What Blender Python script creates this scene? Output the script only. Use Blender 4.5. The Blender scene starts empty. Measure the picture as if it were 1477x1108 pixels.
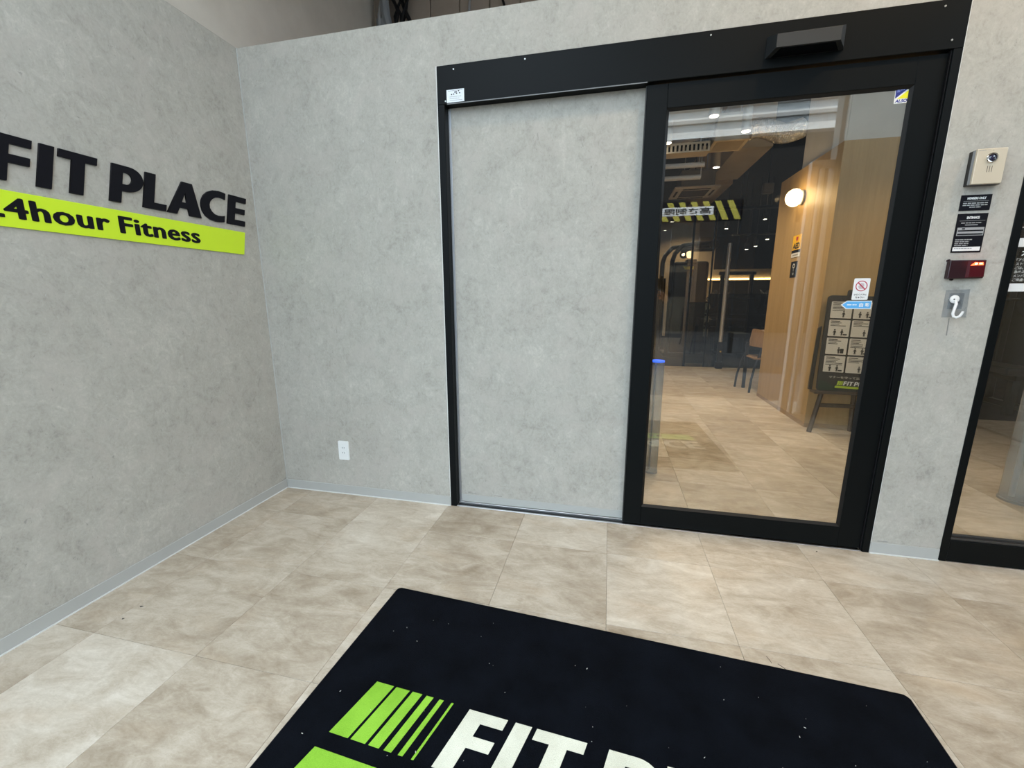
import bpy, bmesh, math, random
from mathutils import Matrix, Vector
random.seed(7)
S = bpy.context.scene
COL = S.collection

# ------------------------------------------------------------------ camera
cam_data = bpy.data.cameras.new('camera')
cam_data.sensor_fit = 'HORIZONTAL'
cam_data.sensor_width = 36.0
cam_data.lens = 605.42 / 1477 * 36.0
cam_data.clip_start = 0.02
cam = bpy.data.objects.new('camera', cam_data)
COL.objects.link(cam)
ya, pi_, ro = -0.225447, -0.202565, -0.0020034
fw = Vector((math.sin(ya) * math.cos(pi_), math.cos(ya) * math.cos(pi_), math.sin(pi_)))
rt0 = Vector((math.cos(ya), -math.sin(ya), 0))
up0 = rt0.cross(fw)
rt = rt0 * math.cos(ro) + up0 * math.sin(ro)
up = -rt0 * math.sin(ro) + up0 * math.cos(ro)
M = Matrix((rt, up, -fw)).transposed().to_4x4()
M.translation = Vector((1.98726, -2.14683, 1.2))
cam.matrix_world = M
S.camera = cam

# ------------------------------------------------------------------ world, exposure
W = bpy.data.worlds.new('overcast_sky')
S.world = W
W.use_nodes = True
bg = W.node_tree.nodes['Background']
bg.inputs['Color'].default_value = (0.71, 0.86, 1.0, 1)
bg.inputs['Strength'].default_value = 4.75
sun_d = bpy.data.lights.new('sun', 'SUN'); sun_d.energy = 9.0; sun_d.angle = math.radians(1.5); sun_d.color = (1.0, 0.97, 0.92)
sun = bpy.data.objects.new('sun', sun_d); sun.rotation_euler = (math.radians(-38), 0, 0); COL.objects.link(sun)
S.view_settings.view_transform = 'Standard'
S.view_settings.look = 'None'
S.view_settings.exposure = 0.0
S.view_settings.gamma = 1.0
S.view_settings.use_curve_mapping = False
S.cycles.transparent_max_bounces = 24
S.cycles.max_bounces = 10

LIGHTS = []
def spot(name, loc, power, col, size_deg, blend=0.6, radius=0.03, rot=(0, 0, 0)):
    d = bpy.data.lights.new(name, 'SPOT')
    d.energy = power; d.color = col; d.spot_size = math.radians(size_deg); d.spot_blend = blend
    d.shadow_soft_size = radius
    o = bpy.data.objects.new(name, d); o.location = loc; o.rotation_euler = rot
    COL.objects.link(o)
    return o
WARM = (1.0, 0.79, 0.54)
NEUT = (1.0, 0.88, 0.72)
# downlights inside, partly at pendant cylinders, vestibule ceiling lamps and an added left fill
for x, y, e in ((2.805, 2.211, 80), (3.184, 2.653, 80), (3.181, 3.817, 85), (3.154, 5.086, 100), (2.0, 1.1, 65), (2.5, 4.6, 100), (4.4, 1.1, 60)):
    spot('downlight_lamp', (x, y, 2.735), e, WARM, 130, 0.8, 0.04)
for x, y, e_, c_ in ((3.9, -0.95, 62, (1.0, 0.72, 0.42)), (2.9, -0.9, 54, (1.0, 0.72, 0.42)), (1.2, -0.8, 16, (1.0, 0.90, 0.78))):  # the weak leftmost one is a fill added to lift the left side
    spot('vestibule_lamp_and_fill', (x, y, 3.58), e_ * 1.1, c_, 168, 1.0, 0.05)
for x, y in ((3.6, 8.2), (5.4, 8.6), (4.1, 11.0), (1.5, 8.5)):
    spot('gym_lamp', (x, y, 3.5), 130, WARM, 130, 0.9, 0.05)

# ------------------------------------------------------------------ materials
def nodes_of(name):
    m = bpy.data.materials.new(name); m.use_nodes = True
    nt = m.node_tree; b = nt.nodes['Principled BSDF']
    return m, nt, b
def plain(name, col, rough=0.5, metal=0.0, spec=0.5, emit=None, es=1.0, coat=0.0):
    m, nt, b = nodes_of(name)
    b.inputs['Base Color'].default_value = (*col, 1)
    b.inputs['Roughness'].default_value = rough
    b.inputs['Metallic'].default_value = metal
    b.inputs['Specular IOR Level'].default_value = spec
    b.inputs['Coat Weight'].default_value = coat
    if emit:
        b.inputs['Emission Color'].default_value = (*emit, 1)
        b.inputs['Emission Strength'].default_value = es
    # faint surface grain
    n = nt.nodes.new('ShaderNodeTexNoise'); n.inputs['Scale'].default_value = 220
    bp = nt.nodes.new('ShaderNodeBump'); bp.inputs['Strength'].default_value = 0.03; bp.inputs['Distance'].default_value = 0.001
    nt.links.new(n.outputs['Fac'], bp.inputs['Height']); nt.links.new(bp.outputs['Normal'], b.inputs['Normal'])
    return m
def ramp(nt, fac, stops):
    r = nt.nodes.new('ShaderNodeValToRGB')
    el = r.color_ramp.elements
    while len(el) > 1: el.remove(el[-1])
    el[0].position = stops[0][0]; el[0].color = (*stops[0][1], 1)
    for p, c in stops[1:]:
        e = el.new(p); e.color = (*c, 1)
    nt.links.new(fac, r.inputs['Fac'])
    return r.outputs['Color']
def noise(nt, vec, scale, detail=4, rough=0.55, dist=0.0):
    n = nt.nodes.new('ShaderNodeTexNoise')
    n.inputs['Scale'].default_value = scale; n.inputs['Detail'].default_value = detail
    n.inputs['Roughness'].default_value = rough; n.inputs['Distortion'].default_value = dist
    nt.links.new(vec, n.inputs['Vector'])
    return n.outputs['Fac']
def mapping(nt, src, scale=(1, 1, 1), rot=(0, 0, 0)):
    mp = nt.nodes.new('ShaderNodeMapping')
    mp.inputs['Scale'].default_value = scale; mp.inputs['Rotation'].default_value = rot
    nt.links.new(src, mp.inputs['Vector'])
    return mp.outputs['Vector']
def math_(nt, op, a, b):
    n = nt.nodes.new('ShaderNodeMath'); n.operation = op
    for i, v in enumerate((a, b)):
        if isinstance(v, (int, float)): n.inputs[i].default_value = v
        else: nt.links.new(v, n.inputs[i])
    return n.outputs[0]
def mixc(nt, fac, a, b, mode='MIX'):
    n = nt.nodes.new('ShaderNodeMix'); n.data_type = 'RGBA'; n.blend_type = mode
    for nm, v in (('Factor', fac),):
        if isinstance(v, (int, float)): n.inputs[0].default_value = v
        else: nt.links.new(v, n.inputs[0])
    for i, v in ((6, a), (7, b)):
        if isinstance(v, tuple): n.inputs[i].default_value = (*v, 1)
        else: nt.links.new(v, n.inputs[i])
    return n.outputs[2]

def wallpaper_mat():
    m, nt, b = nodes_of('concrete_wallpaper')
    tc = nt.nodes.new('ShaderNodeTexCoord'); v = tc.outputs['Object']
    big = noise(nt, v, 4.0, 4, 0.6, 0.4)
    vs = mapping(nt, v, (1.0, 1.0, 0.8))
    mid = noise(nt, vs, 24, 6, 0.68, 0.9)
    fine = noise(nt, vs, 95, 4, 0.7, 0.6)
    f = math_(nt, 'ADD', math_(nt, 'MULTIPLY', big, 0.30), math_(nt, 'ADD', math_(nt, 'MULTIPLY', mid, 0.42), math_(nt, 'MULTIPLY', fine, 0.28)))
    c = ramp(nt, f, [(0.34, (0.270, 0.258, 0.226)), (0.45, (0.366, 0.351, 0.311)), (0.55, (0.418, 0.401, 0.357)), (0.68, (0.525, 0.503, 0.450))])
    # warmer clouds in the print
    wm = ramp(nt, noise(nt, v, 6.5, 3, 0.55, 0.8), [(0.48, (0, 0, 0)), (0.66, (1, 1, 1))])
    c = mixc(nt, math_(nt, 'MULTIPLY', wm, 0.45), c, (0.435, 0.403, 0.362))
    # scattered darker scratches and pale flecks of the print
    s = noise(nt, mapping(nt, v, (1, 1, 0.6), (0.5, 0.4, 0.3)), 46, 4, 0.78, 1.8)
    dk = ramp(nt, s, [(0.31, (1, 1, 1)), (0.37, (0, 0, 0))])
    lt = ramp(nt, s, [(0.655, (0, 0, 0)), (0.72, (1, 1, 1))])
    c = mixc(nt, math_(nt, 'MULTIPLY', dk, 0.55), c, (0.20, 0.202, 0.19))
    c = mixc(nt, math_(nt, 'MULTIPLY', lt, 0.55), c, (0.54, 0.54, 0.515))
    nt.links.new(c, b.inputs['Base Color'])
    b.inputs['Roughness'].default_value = 0.72
    b.inputs['Specular IOR Level'].default_value = 0.3
    bp = nt.nodes.new('ShaderNodeBump'); bp.inputs['Strength'].default_value = 0.12; bp.inputs['Distance'].default_value = 0.002
    nt.links.new(fine, bp.inputs['Height']); nt.links.new(bp.outputs['Normal'], b.inputs['Normal'])
    return m
def tile_mat():
    m, nt, b = nodes_of('stone_print_vinyl')
    tc = nt.nodes.new('ShaderNodeTexCoord')
    oi = nt.nodes.new('ShaderNodeObjectInfo')
    wn = nt.nodes.new('ShaderNodeTexWhiteNoise'); wn.noise_dimensions = '1D'
    nt.links.new(oi.outputs['Random'], wn.inputs['W'])
    sc = nt.nodes.new('ShaderNodeVectorMath'); sc.operation = 'SCALE'; sc.inputs['Scale'].default_value = 40
    nt.links.new(wn.outputs['Color'], sc.inputs[0])
    ad = nt.nodes.new('ShaderNodeVectorMath'); ad.operation = 'ADD'
    nt.links.new(tc.outputs['Object'], ad.inputs[0]); nt.links.new(sc.outputs[0], ad.inputs[1])
    v = ad.outputs[0]
    vs = mapping(nt, v, (1.1, 2.5, 1), (0, 0, 0.22))
    cloud = noise(nt, v, 4.2, 5, 0.6, 0.8)
    streak = noise(nt, vs, 5.2, 8, 0.70, 0.9)
    fine = noise(nt, vs, 38, 6, 0.75, 1.2)
    f = math_(nt, 'ADD', math_(nt, 'MULTIPLY', cloud, 0.35), math_(nt, 'ADD', math_(nt, 'MULTIPLY', streak, 0.43), math_(nt, 'MULTIPLY', fine, 0.22)))
    f = math_(nt, 'ADD', f, math_(nt, 'MULTIPLY', math_(nt, 'SUBTRACT', oi.outputs['Random'], 0.5), 0.11))
    c = ramp(nt, f, [(0.34, (0.275, 0.216, 0.151)), (0.45, (0.395, 0.328, 0.249)), (0.53, (0.488, 0.420, 0.334)), (0.66, (0.640, 0.577, 0.488))])
    tan = noise(nt, vs, 2.6, 3, 0.5, 0.5)
    tf = ramp(nt, tan, [(0.55, (0, 0, 0)), (0.72, (1, 1, 1))])
    c = mixc(nt, math_(nt, 'MULTIPLY', tf, 0.30), c, (0.47, 0.35, 0.235))
    nt.links.new(c, b.inputs['Base Color'])
    b.inputs['Roughness'].default_value = 0.40
    b.inputs['Specular IOR Level'].default_value = 0.42
    rr = ramp(nt, fine, [(0.3, (0.34, 0.34, 0.34)), (0.7, (0.46, 0.46, 0.46))])
    nt.links.new(rr, b.inputs['Roughness'])
    bp = nt.nodes.new('ShaderNodeBump'); bp.inputs['Strength'].default_value = 0.10; bp.inputs['Distance'].default_value = 0.002
    nt.links.new(f, bp.inputs['Height']); nt.links.new(bp.outputs['Normal'], b.inputs['Normal'])
    return m
def wood_mat(name, a, c_, scale=1.0, axis='Z'):
    m, nt, b = nodes_of(name)
    tc = nt.nodes.new('ShaderNodeTexCoord')
    st = {'Z': (14 * scale, 14 * scale, 0.7 * scale), 'X': (0.7 * scale, 14 * scale, 14 * scale)}[axis]
    v = mapping(nt, tc.outputs['Object'], st)
    g = noise(nt, v, 1.6, 6, 0.6, 0.5)
    g2 = noise(nt, mapping(nt, tc.outputs['Object'], tuple(4 * s for s in st)), 2.0, 4, 0.6, 0.2)
    f = math_(nt, 'ADD', math_(nt, 'MULTIPLY', g, 0.7), math_(nt, 'MULTIPLY', g2, 0.3))
    c = ramp(nt, f, [(0.3, a), (0.7, c_)])
    nt.links.new(c, b.inputs['Base Color'])
    b.inputs['Roughness'].default_value = 0.5
    return m
def carpet_mat(name, a, c_, sheen=0.0):
    m, nt, b = nodes_of(name)
    tc = nt.nodes.new('ShaderNodeTexCoord'); v = tc.outputs['Object']
    n1 = noise(nt, v, 420, 3, 0.7); n2 = noise(nt, v, 9, 4, 0.6)
    f = math_(nt, 'ADD', math_(nt, 'MULTIPLY', n1, 0.6), math_(nt, 'MULTIPLY', n2, 0.4))
    nt.links.new(ramp(nt, f, [(0.36, a), (0.64, c_)]), b.inputs['Base Color'])
    b.inputs['Roughness'].default_value = 0.95
    b.inputs['Specular IOR Level'].default_value = 0.08
    b.inputs['Sheen Weight'].default_value = sheen
    bp = nt.nodes.new('ShaderNodeBump'); bp.inputs['Strength'].default_value = 0.6; bp.inputs['Distance'].default_value = 0.003
    nt.links.new(n1, bp.inputs['Height']); nt.links.new(bp.outputs['Normal'], b.inputs['Normal'])
    return m
def glass_mat(name, tint=(0.97, 0.985, 0.98), f0=0.042):
    m = bpy.data.materials.new(name); m.use_nodes = True
    nt = m.node_tree; nt.nodes.clear()
    out = nt.nodes.new('ShaderNodeOutputMaterial'); mix = nt.nodes.new('ShaderNodeMixShader')
    tr = nt.nodes.new('ShaderNodeBsdfTransparent'); gl = nt.nodes.new('ShaderNodeBsdfGlossy')
    tr.inputs['Color'].default_value = (*tint, 1); gl.inputs['Roughness'].default_value = 0.0
    ge = nt.nodes.new('ShaderNodeNewGeometry')
    dp = nt.nodes.new('ShaderNodeVectorMath'); dp.operation = 'DOT_PRODUCT'
    nt.links.new(ge.outputs['Normal'], dp.inputs[0]); nt.links.new(ge.outputs['Incoming'], dp.inputs[1])
    ab = math_(nt, 'ABSOLUTE', dp.outputs['Value'], 0)
    om = math_(nt, 'SUBTRACT', 1.0, ab)
    fr = math_(nt, 'ADD', f0, math_(nt, 'MULTIPLY', math_(nt, 'POWER', om, 5.0), 1 - f0))
    nt.links.new(fr, mix.inputs[0]); nt.links.new(tr.outputs[0], mix.inputs[1]); nt.links.new(gl.outputs[0], mix.inputs[2])
    nt.links.new(mix.outputs[0], out.inputs['Surface'])
    return m
def plaster_mat(name, a, c_, sc=5):
    m, nt, b = nodes_of(name)
    tc = nt.nodes.new('ShaderNodeTexCoord')
    n = noise(nt, tc.outputs['Object'], sc, 5, 0.6)
    nt.links.new(ramp(nt, n, [(0.3, a), (0.7, c_)]), b.inputs['Base Color'])
    b.inputs['Roughness'].default_value = 0.85
    return m
def foil_mat():
    m, nt, b = nodes_of('crinkled_foil')
    b.inputs['Base Color'].default_value = (0.75, 0.72, 0.66, 1); b.inputs['Metallic'].default_value = 1
    b.inputs['Roughness'].default_value = 0.22
    tc = nt.nodes.new('ShaderNodeTexCoord')
    n = noise(nt, tc.outputs['Object'], 22, 4, 0.6, 1.5)
    bp = nt.nodes.new('ShaderNodeBump'); bp.inputs['Strength'].default_value = 0.9; bp.inputs['Distance'].default_value = 0.03
    nt.links.new(n, bp.inputs['Height']); nt.links.new(bp.outputs['Normal'], b.inputs['Normal'])
    return m

wallpaper = wallpaper_mat()
tile_m = tile_mat()
skirt_m = plaster_mat('grey_vinyl_skirting', (0.378, 0.378, 0.356), (0.398, 0.398, 0.376), 8)
caulk_m = plain('white_caulk', (0.62, 0.62, 0.60), 0.5)
seam_m = plain('corner_caulk', (0.42, 0.425, 0.41), 0.6)
frame_m = plain('black_powder_coat', (0.0030, 0.0040, 0.0043), 0.45, 0, 0.11)
frame_dark = plain('black_rubber', (0.004, 0.004, 0.005), 0.6, 0, 0.3)
alu_m = plain('brushed_aluminium', (0.62, 0.62, 0.62), 0.32, 1.0)
alu_dull = plain('dull_aluminium', (0.42, 0.43, 0.45), 0.45, 0.8)
screw_m = plain('screw_steel', (0.45, 0.45, 0.43), 0.35, 0.6)
glass_m = glass_mat('clear_glass', (0.955, 0.965, 0.95), 0.10)
acryl_m = glass_mat('grey_acrylic', (0.80, 0.83, 0.85), 0.09)
_nt = acryl_m.node_tree; _out = _nt.nodes['Material Output']; _prev = _out.inputs['Surface'].links[0].from_socket
_df = _nt.nodes.new('ShaderNodeBsdfDiffuse'); _df.inputs['Color'].default_value = (0.55, 0.58, 0.60, 1)
_mx = _nt.nodes.new('ShaderNodeMixShader'); _mx.inputs[0].default_value = 0.30
_nt.links.new(_prev, _mx.inputs[1]); _nt.links.new(_df.outputs[0], _mx.inputs[2]); _nt.links.new(_mx.outputs[0], _out.inputs['Surface'])
white_m = plain('white_plastic', (0.74, 0.75, 0.74), 0.35)
slot_m = plain('dark_slot', (0.03, 0.03, 0.03), 0.6)
signblack = plain('black_acrylic_letter', (0.005, 0.005, 0.008), 0.45, 0, 0.15)
lime_m = plain('lime_green_panel', (0.56, 0.76, 0.02), 0.4)
inkblack = plain('black_print', (0.014, 0.014, 0.014), 0.6)
inkwhite = plain('white_print', (0.72, 0.72, 0.71), 0.6)
inkgrey = plain('grey_print', (0.30, 0.30, 0.30), 0.6)
paper_m = plain('white_sticker', (0.72, 0.76, 0.80), 0.5)
navy_m = plain('navy_print', (0.022, 0.03, 0.21), 0.4)
yellow_m = plain('yellow_print', (0.78, 0.72, 0.02), 0.4)
amber_m = plain('amber_print', (0.86, 0.50, 0.02), 0.5)
red_m = plain('red_print', (0.42, 0.03, 0.06), 0.5)
sky_m = plain('blue_print', (0.10, 0.38, 0.72), 0.4)
matblack = carpet_mat('black_mat_pile', (0.0003, 0.0006, 0.0014), (0.0036, 0.0050, 0.0086), 0.0)
matgreen = carpet_mat('green_mat_pile', (0.19, 0.40, 0.030), (0.31, 0.60, 0.06))
matwhite = carpet_mat('cream_mat_pile', (0.56, 0.55, 0.44), (0.78, 0.77, 0.64))
rubber_m = plain('mat_rubber_edge', (0.008, 0.008, 0.009), 0.7)
champagne = plain('champagne_metal', (0.58, 0.50, 0.38), 0.45, 0.25)
greyplastic = plain('grey_plastic', (0.24, 0.25, 0.26), 0.5)
chrome_m = plain('chrome', (0.8, 0.8, 0.78), 0.12, 1.0)
lens_m = plain('lens_glass', (0.012, 0.010, 0.035), 0.08, 0, 0.8, coat=0.6)
maroon_m = plain('smoked_maroon_plastic', (0.020, 0.005, 0.009), 0.3)
led_m = plain('red_led', (0.9, 0.05, 0.02), 0.4, emit=(1.0, 0.10, 0.03), es=5.0)
led_core = plain('red_led_core', (1, 0.5, 0.4), 0.4, emit=(1.0, 0.55, 0.35), es=4.0)
blueled = plain('blue_led', (0.02, 0.08, 0.9), 0.4, emit=(0.03, 0.13, 1.0), es=1.6)
clearplate = glass_mat('clear_adhesive_plate', (0.90, 0.915, 0.935), 0.03)
oak_m = wood_mat('oak_laminate', (0.36, 0.235, 0.098), (0.48, 0.325, 0.148))
darkwood = wood_mat('dark_stained_wood', (0.030, 0.020, 0.014), (0.060, 0.042, 0.030), 2)
chairwood = wood_mat('brown_plywood', (0.20, 0.12, 0.065), (0.30, 0.19, 0.11), 2)
beige_m = plaster_mat('beige_plaster', (0.46, 0.385, 0.285), (0.52, 0.44, 0.33))
pinkbeige = plaster_mat('pinkish_board', (0.30, 0.245, 0.20), (0.34, 0.28, 0.23))
whitewall = plaster_mat('white_board', (0.66, 0.63, 0.57), (0.74, 0.71, 0.65))
litwall = plaster_mat('cream_wall', (0.62, 0.47, 0.31), (0.70, 0.55, 0.38))
blackceil = plaster_mat('black_ceiling_paint', (0.010, 0.010, 0.010), (0.016, 0.015, 0.014))
gymfloor_m = carpet_mat('dark_gym_carpet', (0.012, 0.012, 0.016), (0.045, 0.045, 0.055))
steel_black = plain('black_steel', (0.012, 0.012, 0.012), 0.35)
towerm = plain('machine_shroud', (0.022, 0.017, 0.012), 0.4)
lampglow = plain('lamp_globe', (1, 0.9, 0.75), 0.4, emit=(1.0, 0.72, 0.36), es=14.0)
spotglow = plain('downlight_lens', (1, 0.95, 0.85), 0.4, emit=(1.0, 0.90, 0.74), es=9.0)
cove_m = plain('led_cove_strip', (1, 0.85, 0.6), 0.4, emit=(1.0, 0.72, 0.32), es=7.0)
foil_m = foil_mat()
pave_m = plaster_mat('dark_asphalt', (0.008, 0.008, 0.008), (0.014, 0.014, 0.014), 3)
facade_m = plaster_mat('pale_facade', (0.62, 0.62, 0.60), (0.70, 0.70, 0.68), 2)
dimconc = plaster_mat('dimmed_concrete', (0.004, 0.004, 0.004), (0.008, 0.008, 0.008), 2)  # near-black albedo stands in for a shaded parking opening, dims reflections
winglass = plain('dark_window_glass', (0.10, 0.12, 0.14), 0.15, 0, 0.6)
skin_m = plain('skin', (0.66, 0.36, 0.23), 0.5)
cloth_m = plain('black_cloth', (0.008, 0.008, 0.010), 0.9)
trouser_m = plain('navy_trouser_cloth', (0.012, 0.014, 0.022), 0.9)
hair_m = plain('black_hair', (0.008, 0.007, 0.006), 0.6)
phone_m = plain('pale_blue_phone_back', (0.16, 0.24, 0.38), 0.25)
bluefilm = glass_mat('blue_grey_film', (0.52, 0.62, 0.68), 0.05)
frost = glass_mat('grey_film', (0.60, 0.66, 0.68), 0.05)
lint_m = plain('pale_lint', (0.55, 0.53, 0.48), 0.9)
scuff_m = plain('grey_scuff', (0.20, 0.20, 0.19), 0.8)
greenfilm = plain('dark_green_print', (0.006, 0.028, 0.020), 0.4)
boardblack = plain('blackboard', (0.018, 0.020, 0.022), 0.45)
cardm = plain('cream_card', (0.60, 0.57, 0.50), 0.6)

# ------------------------------------------------------------------ mesh helpers
class MB:
    def __init__(s): s.bm = bmesh.new()
    def _merge(s, b2):
        me = bpy.data.meshes.new('tmp'); b2.to_mesh(me); b2.free(); s.bm.from_mesh(me); bpy.data.meshes.remove(me)
    def box(s, x0, x1, y0, y1, z0, z1, bev=0.0, seg=1, mat=None):
        b = bmesh.new(); bmesh.ops.create_cube(b, size=1)
        for v in b.verts:
            v.co = Vector((x0 + (v.co.x + .5) * (x1 - x0), y0 + (v.co.y + .5) * (y1 - y0), z0 + (v.co.z + .5) * (z1 - z0)))
        if bev > 0: bmesh.ops.bevel(b, geom=b.edges[:] , offset=bev, segments=seg, profile=0.5, affect='EDGES')
        if mat is not None: bmesh.ops.transform(b, matrix=mat, verts=b.verts)
        s._merge(b); return s
    def hull(s, pts):
        b = bmesh.new()
        for p in pts: b.verts.new(p)
        bmesh.ops.convex_hull(b, input=b.verts[:]); s._merge(b); return s
    def tube(s, pts, r, seg=10, cap=True):
        pts = [Vector(p) for p in pts]; n = len(pts)
        rs = r if isinstance(r, (list, tuple)) else [r] * n
        b = bmesh.new(); rings = []
        ref = None
        for i, p in enumerate(pts):
            t = (pts[min(i + 1, n - 1)] - pts[max(i - 1, 0)]).normalized()
            if ref is None:
                ref = t.orthogonal().normalized()
            else:
                ref = (ref - t * ref.dot(t)).normalized()
            bi = t.cross(ref)
            rings.append([b.verts.new(p + (ref * math.cos(2 * math.pi * k / seg) + bi * math.sin(2 * math.pi * k / seg)) * rs[i]) for k in range(seg)])
        for i in range(n - 1):
            for k in range(seg):
                b.faces.new((rings[i][k], rings[i][(k + 1) % seg], rings[i + 1][(k + 1) % seg], rings[i + 1][k]))
        if cap:
            b.faces.new(rings[0][::-1]); b.faces.new(rings[-1])
        bmesh.ops.recalc_face_normals(b, faces=b.faces[:])
        s._merge(b); return s
    def lathe(s, prof, origin, axis='Z', seg=20):
        b = bmesh.new(); rings = []
        o = Vector(origin)
        for (r, h) in prof:
            ring = []
            for k in range(seg):
                a = 2 * math.pi * k / seg
                p = {'Z': (r * math.cos(a), r * math.sin(a), h), 'Y': (r * math.cos(a), h, r * math.sin(a)), 'X': (h, r * math.cos(a), r * math.sin(a))}[axis]
                ring.append(b.verts.new(o + Vector(p)))
            rings.append(ring)
        for i in range(len(prof) - 1):
            for k in range(seg):
                b.faces.new((rings[i][k], rings[i][(k + 1) % seg], rings[i + 1][(k + 1) % seg], rings[i + 1][k]))
        b.faces.new(rings[0]); b.faces.new(rings[-1][::-1])
        bmesh.ops.remove_doubles(b, verts=b.verts[:], dist=1e-6)
        bmesh.ops.recalc_face_normals(b, faces=b.faces[:])
        s._merge(b); return s
    def mesh(s, name, mat, smooth=False):
        me = bpy.data.meshes.new(name); s.bm.to_mesh(me); s.bm.free()
        me.materials.append(mat)
        if smooth:
            for p in me.polygons: p.use_smooth = True
            try: me.set_sharp_from_angle(angle=math.radians(40))
            except Exception: pass
        return me
def link(name, me, parent=None):
    o = bpy.data.objects.new(name, me); COL.objects.link(o)
    if parent: o.parent = parent
    return o
def part(name, mb, mat, parent=None, smooth=False):
    o = link(name, mb.mesh(name, mat, smooth))
    if parent:
        o.parent = parent; o.matrix_parent_inverse = Matrix.Translation(-Vector(parent_loc(parent)))
    return o
def parent_loc(p):
    v = Vector(p.location)
    while p.parent: p = p.parent
    return Vector(p.location)
def under(o, parent):
    """parent a part whose mesh is in world coordinates"""
    o.parent = parent
    root = parent
    while root.parent: root = root.parent
    o.matrix_parent_inverse = Matrix.Translation(-Vector(root.location)) if parent is root else Matrix.Identity(4)
    return o
def P(name, mb, mat, parent, smooth=False):
    return under(link(name, mb.mesh(name, mat, smooth)), parent)
def thing(name, loc, label, cat, group=None):
    o = bpy.data.objects.new(name, None); o.empty_display_size = 0.1; o.location = loc; COL.objects.link(o)
    return tag(o, label, cat, group)
def tag(o, label, cat, group=None):
    o['label'] = label; o['category'] = cat
    if group: o['group'] = group
    return o
def struct(name, mb, mat, smooth=False):
    o = link(name, mb.mesh(name, mat, smooth)); o['kind'] = 'structure'; return o
def structE(name, loc=(0, 0, 0)):
    o = bpy.data.objects.new(name, None); o.location = loc; COL.objects.link(o); o['kind'] = 'structure'; return o
def frame(origin, ux, uy):
    ux = Vector(ux).normalized(); uy = Vector(uy).normalized(); n = ux.cross(uy)
    m = Matrix((ux, uy, n)).transposed().to_4x4(); m.translation = Vector(origin); return m
def curve_to_mesh(cu, name, mat, mtx):
    o = bpy.data.objects.new('tmpc', cu); COL.objects.link(o)
    dg = bpy.context.evaluated_depsgraph_get(); dg.update()
    me = bpy.data.meshes.new_from_object(o.evaluated_get(dg))
    bpy.data.objects.remove(o); bpy.data.curves.remove(cu)
    me.name = name; me.transform(mtx); me.materials.clear(); me.materials.append(mat)
    return me
def poly_mesh(name, loops, depth, mat, mtx):
    """flat shape (with holes) in the xy plane raised by depth along the local normal"""
    cu = bpy.data.curves.new(name, 'CURVE'); cu.dimensions = '2D'; cu.fill_mode = 'BOTH'; cu.extrude = depth / 2
    for lp in loops:
        sp = cu.splines.new('POLY'); sp.points.add(len(lp) - 1); sp.use_cyclic_u = True
        for p, (x, y) in zip(sp.points, lp): p.co = (x, y, 0, 1)
    return curve_to_mesh(cu, name, mat, mtx @ Matrix.Translation((0, 0, depth / 2)))
def text_mesh(name, body, size, depth, mat, mtx, bold=0.0, align='LEFT', sx=1.0, shear=0.0, width=None, height=None, fat=0.0):
    cu = bpy.data.curves.new(name, 'FONT'); cu.body = body; cu.size = size; cu.extrude = depth / 2; cu.offset = bold
    cu.align_x = 'LEFT'; cu.resolution_u = 3; cu.shear = shear; cu.space_character = 1.06 if fat else 1.0
    me = curve_to_mesh(cu, name, mat, Matrix.Identity(4))
    if fat:
        bmf = bmesh.new()
        for q in range(9):
            m2 = me.copy(); a_ = q * math.pi / 4; r_ = 0 if q == 8 else 1
            m2.transform(Matrix.Translation((fat * r_ * math.cos(a_), 0.55 * fat * r_ * math.sin(a_), 0.00002 * q))); bmf.from_mesh(m2); bpy.data.meshes.remove(m2)
        bmf.to_mesh(me); bmf.free()
    if len(me.vertices):
        xs = [v.co.x for v in me.vertices]; ys = [v.co.y for v in me.vertices]
        x0, x1, y0, y1 = min(xs), max(xs), min(ys), max(ys)
        kx = width / (x1 - x0) if width else sx
        ky = height / (y1 - y0) if height else 1.0
        ox = {'LEFT': 0, 'CENTER': -(x1 - x0) * kx / 2, 'RIGHT': -(x1 - x0) * kx}[align]
        for v in me.vertices:
            v.co.x = (v.co.x - x0) * kx + ox
            v.co.y = (v.co.y - (y0 if height else 0)) * ky
            v.co.z += depth / 2
    me.transform(mtx)
    return me
def PT(name, me, parent):
    return under(link(name, me), parent)
def T3(x, y, z): return Matrix.Translation((x, y, z))
# frames on the walls: back wall faces -y, left wall faces +x, floor faces +z
def back(x, z, y): return frame((x, y, z), (1, 0, 0), (0, 0, 1))
def rectloop(x0, x1, y0, y1, r=0.0, n=4):
    if r <= 0: return [(x0, y0), (x1, y0), (x1, y1), (x0, y1)]
    out = []
    for cx, cy, a0 in ((x1 - r, y0 + r, -90), (x1 - r, y1 - r, 0), (x0 + r, y1 - r, 90), (x0 + r, y0 + r, 180)):
        for k in range(n + 1):
            a = math.radians(a0 + 90 * k / n); out.append((cx + r * math.cos(a), cy + r * math.sin(a)))
    return out
def strokes(x0, z0, lines, gap, h, y, pattern=None):
    """rows of tiny bars standing for print too small to read"""
    mb = MB()
    for i, w in enumerate(lines):
        z = z0 - i * gap; x = x0
        while x < x0 + w - 1e-4:
            l = min(random.uniform(2.0, 5.0) * h, x0 + w - x)
            mb.box(x, x + l * 0.82, y - 0.0004, y, z - h, z); x += l
    return mb

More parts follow.
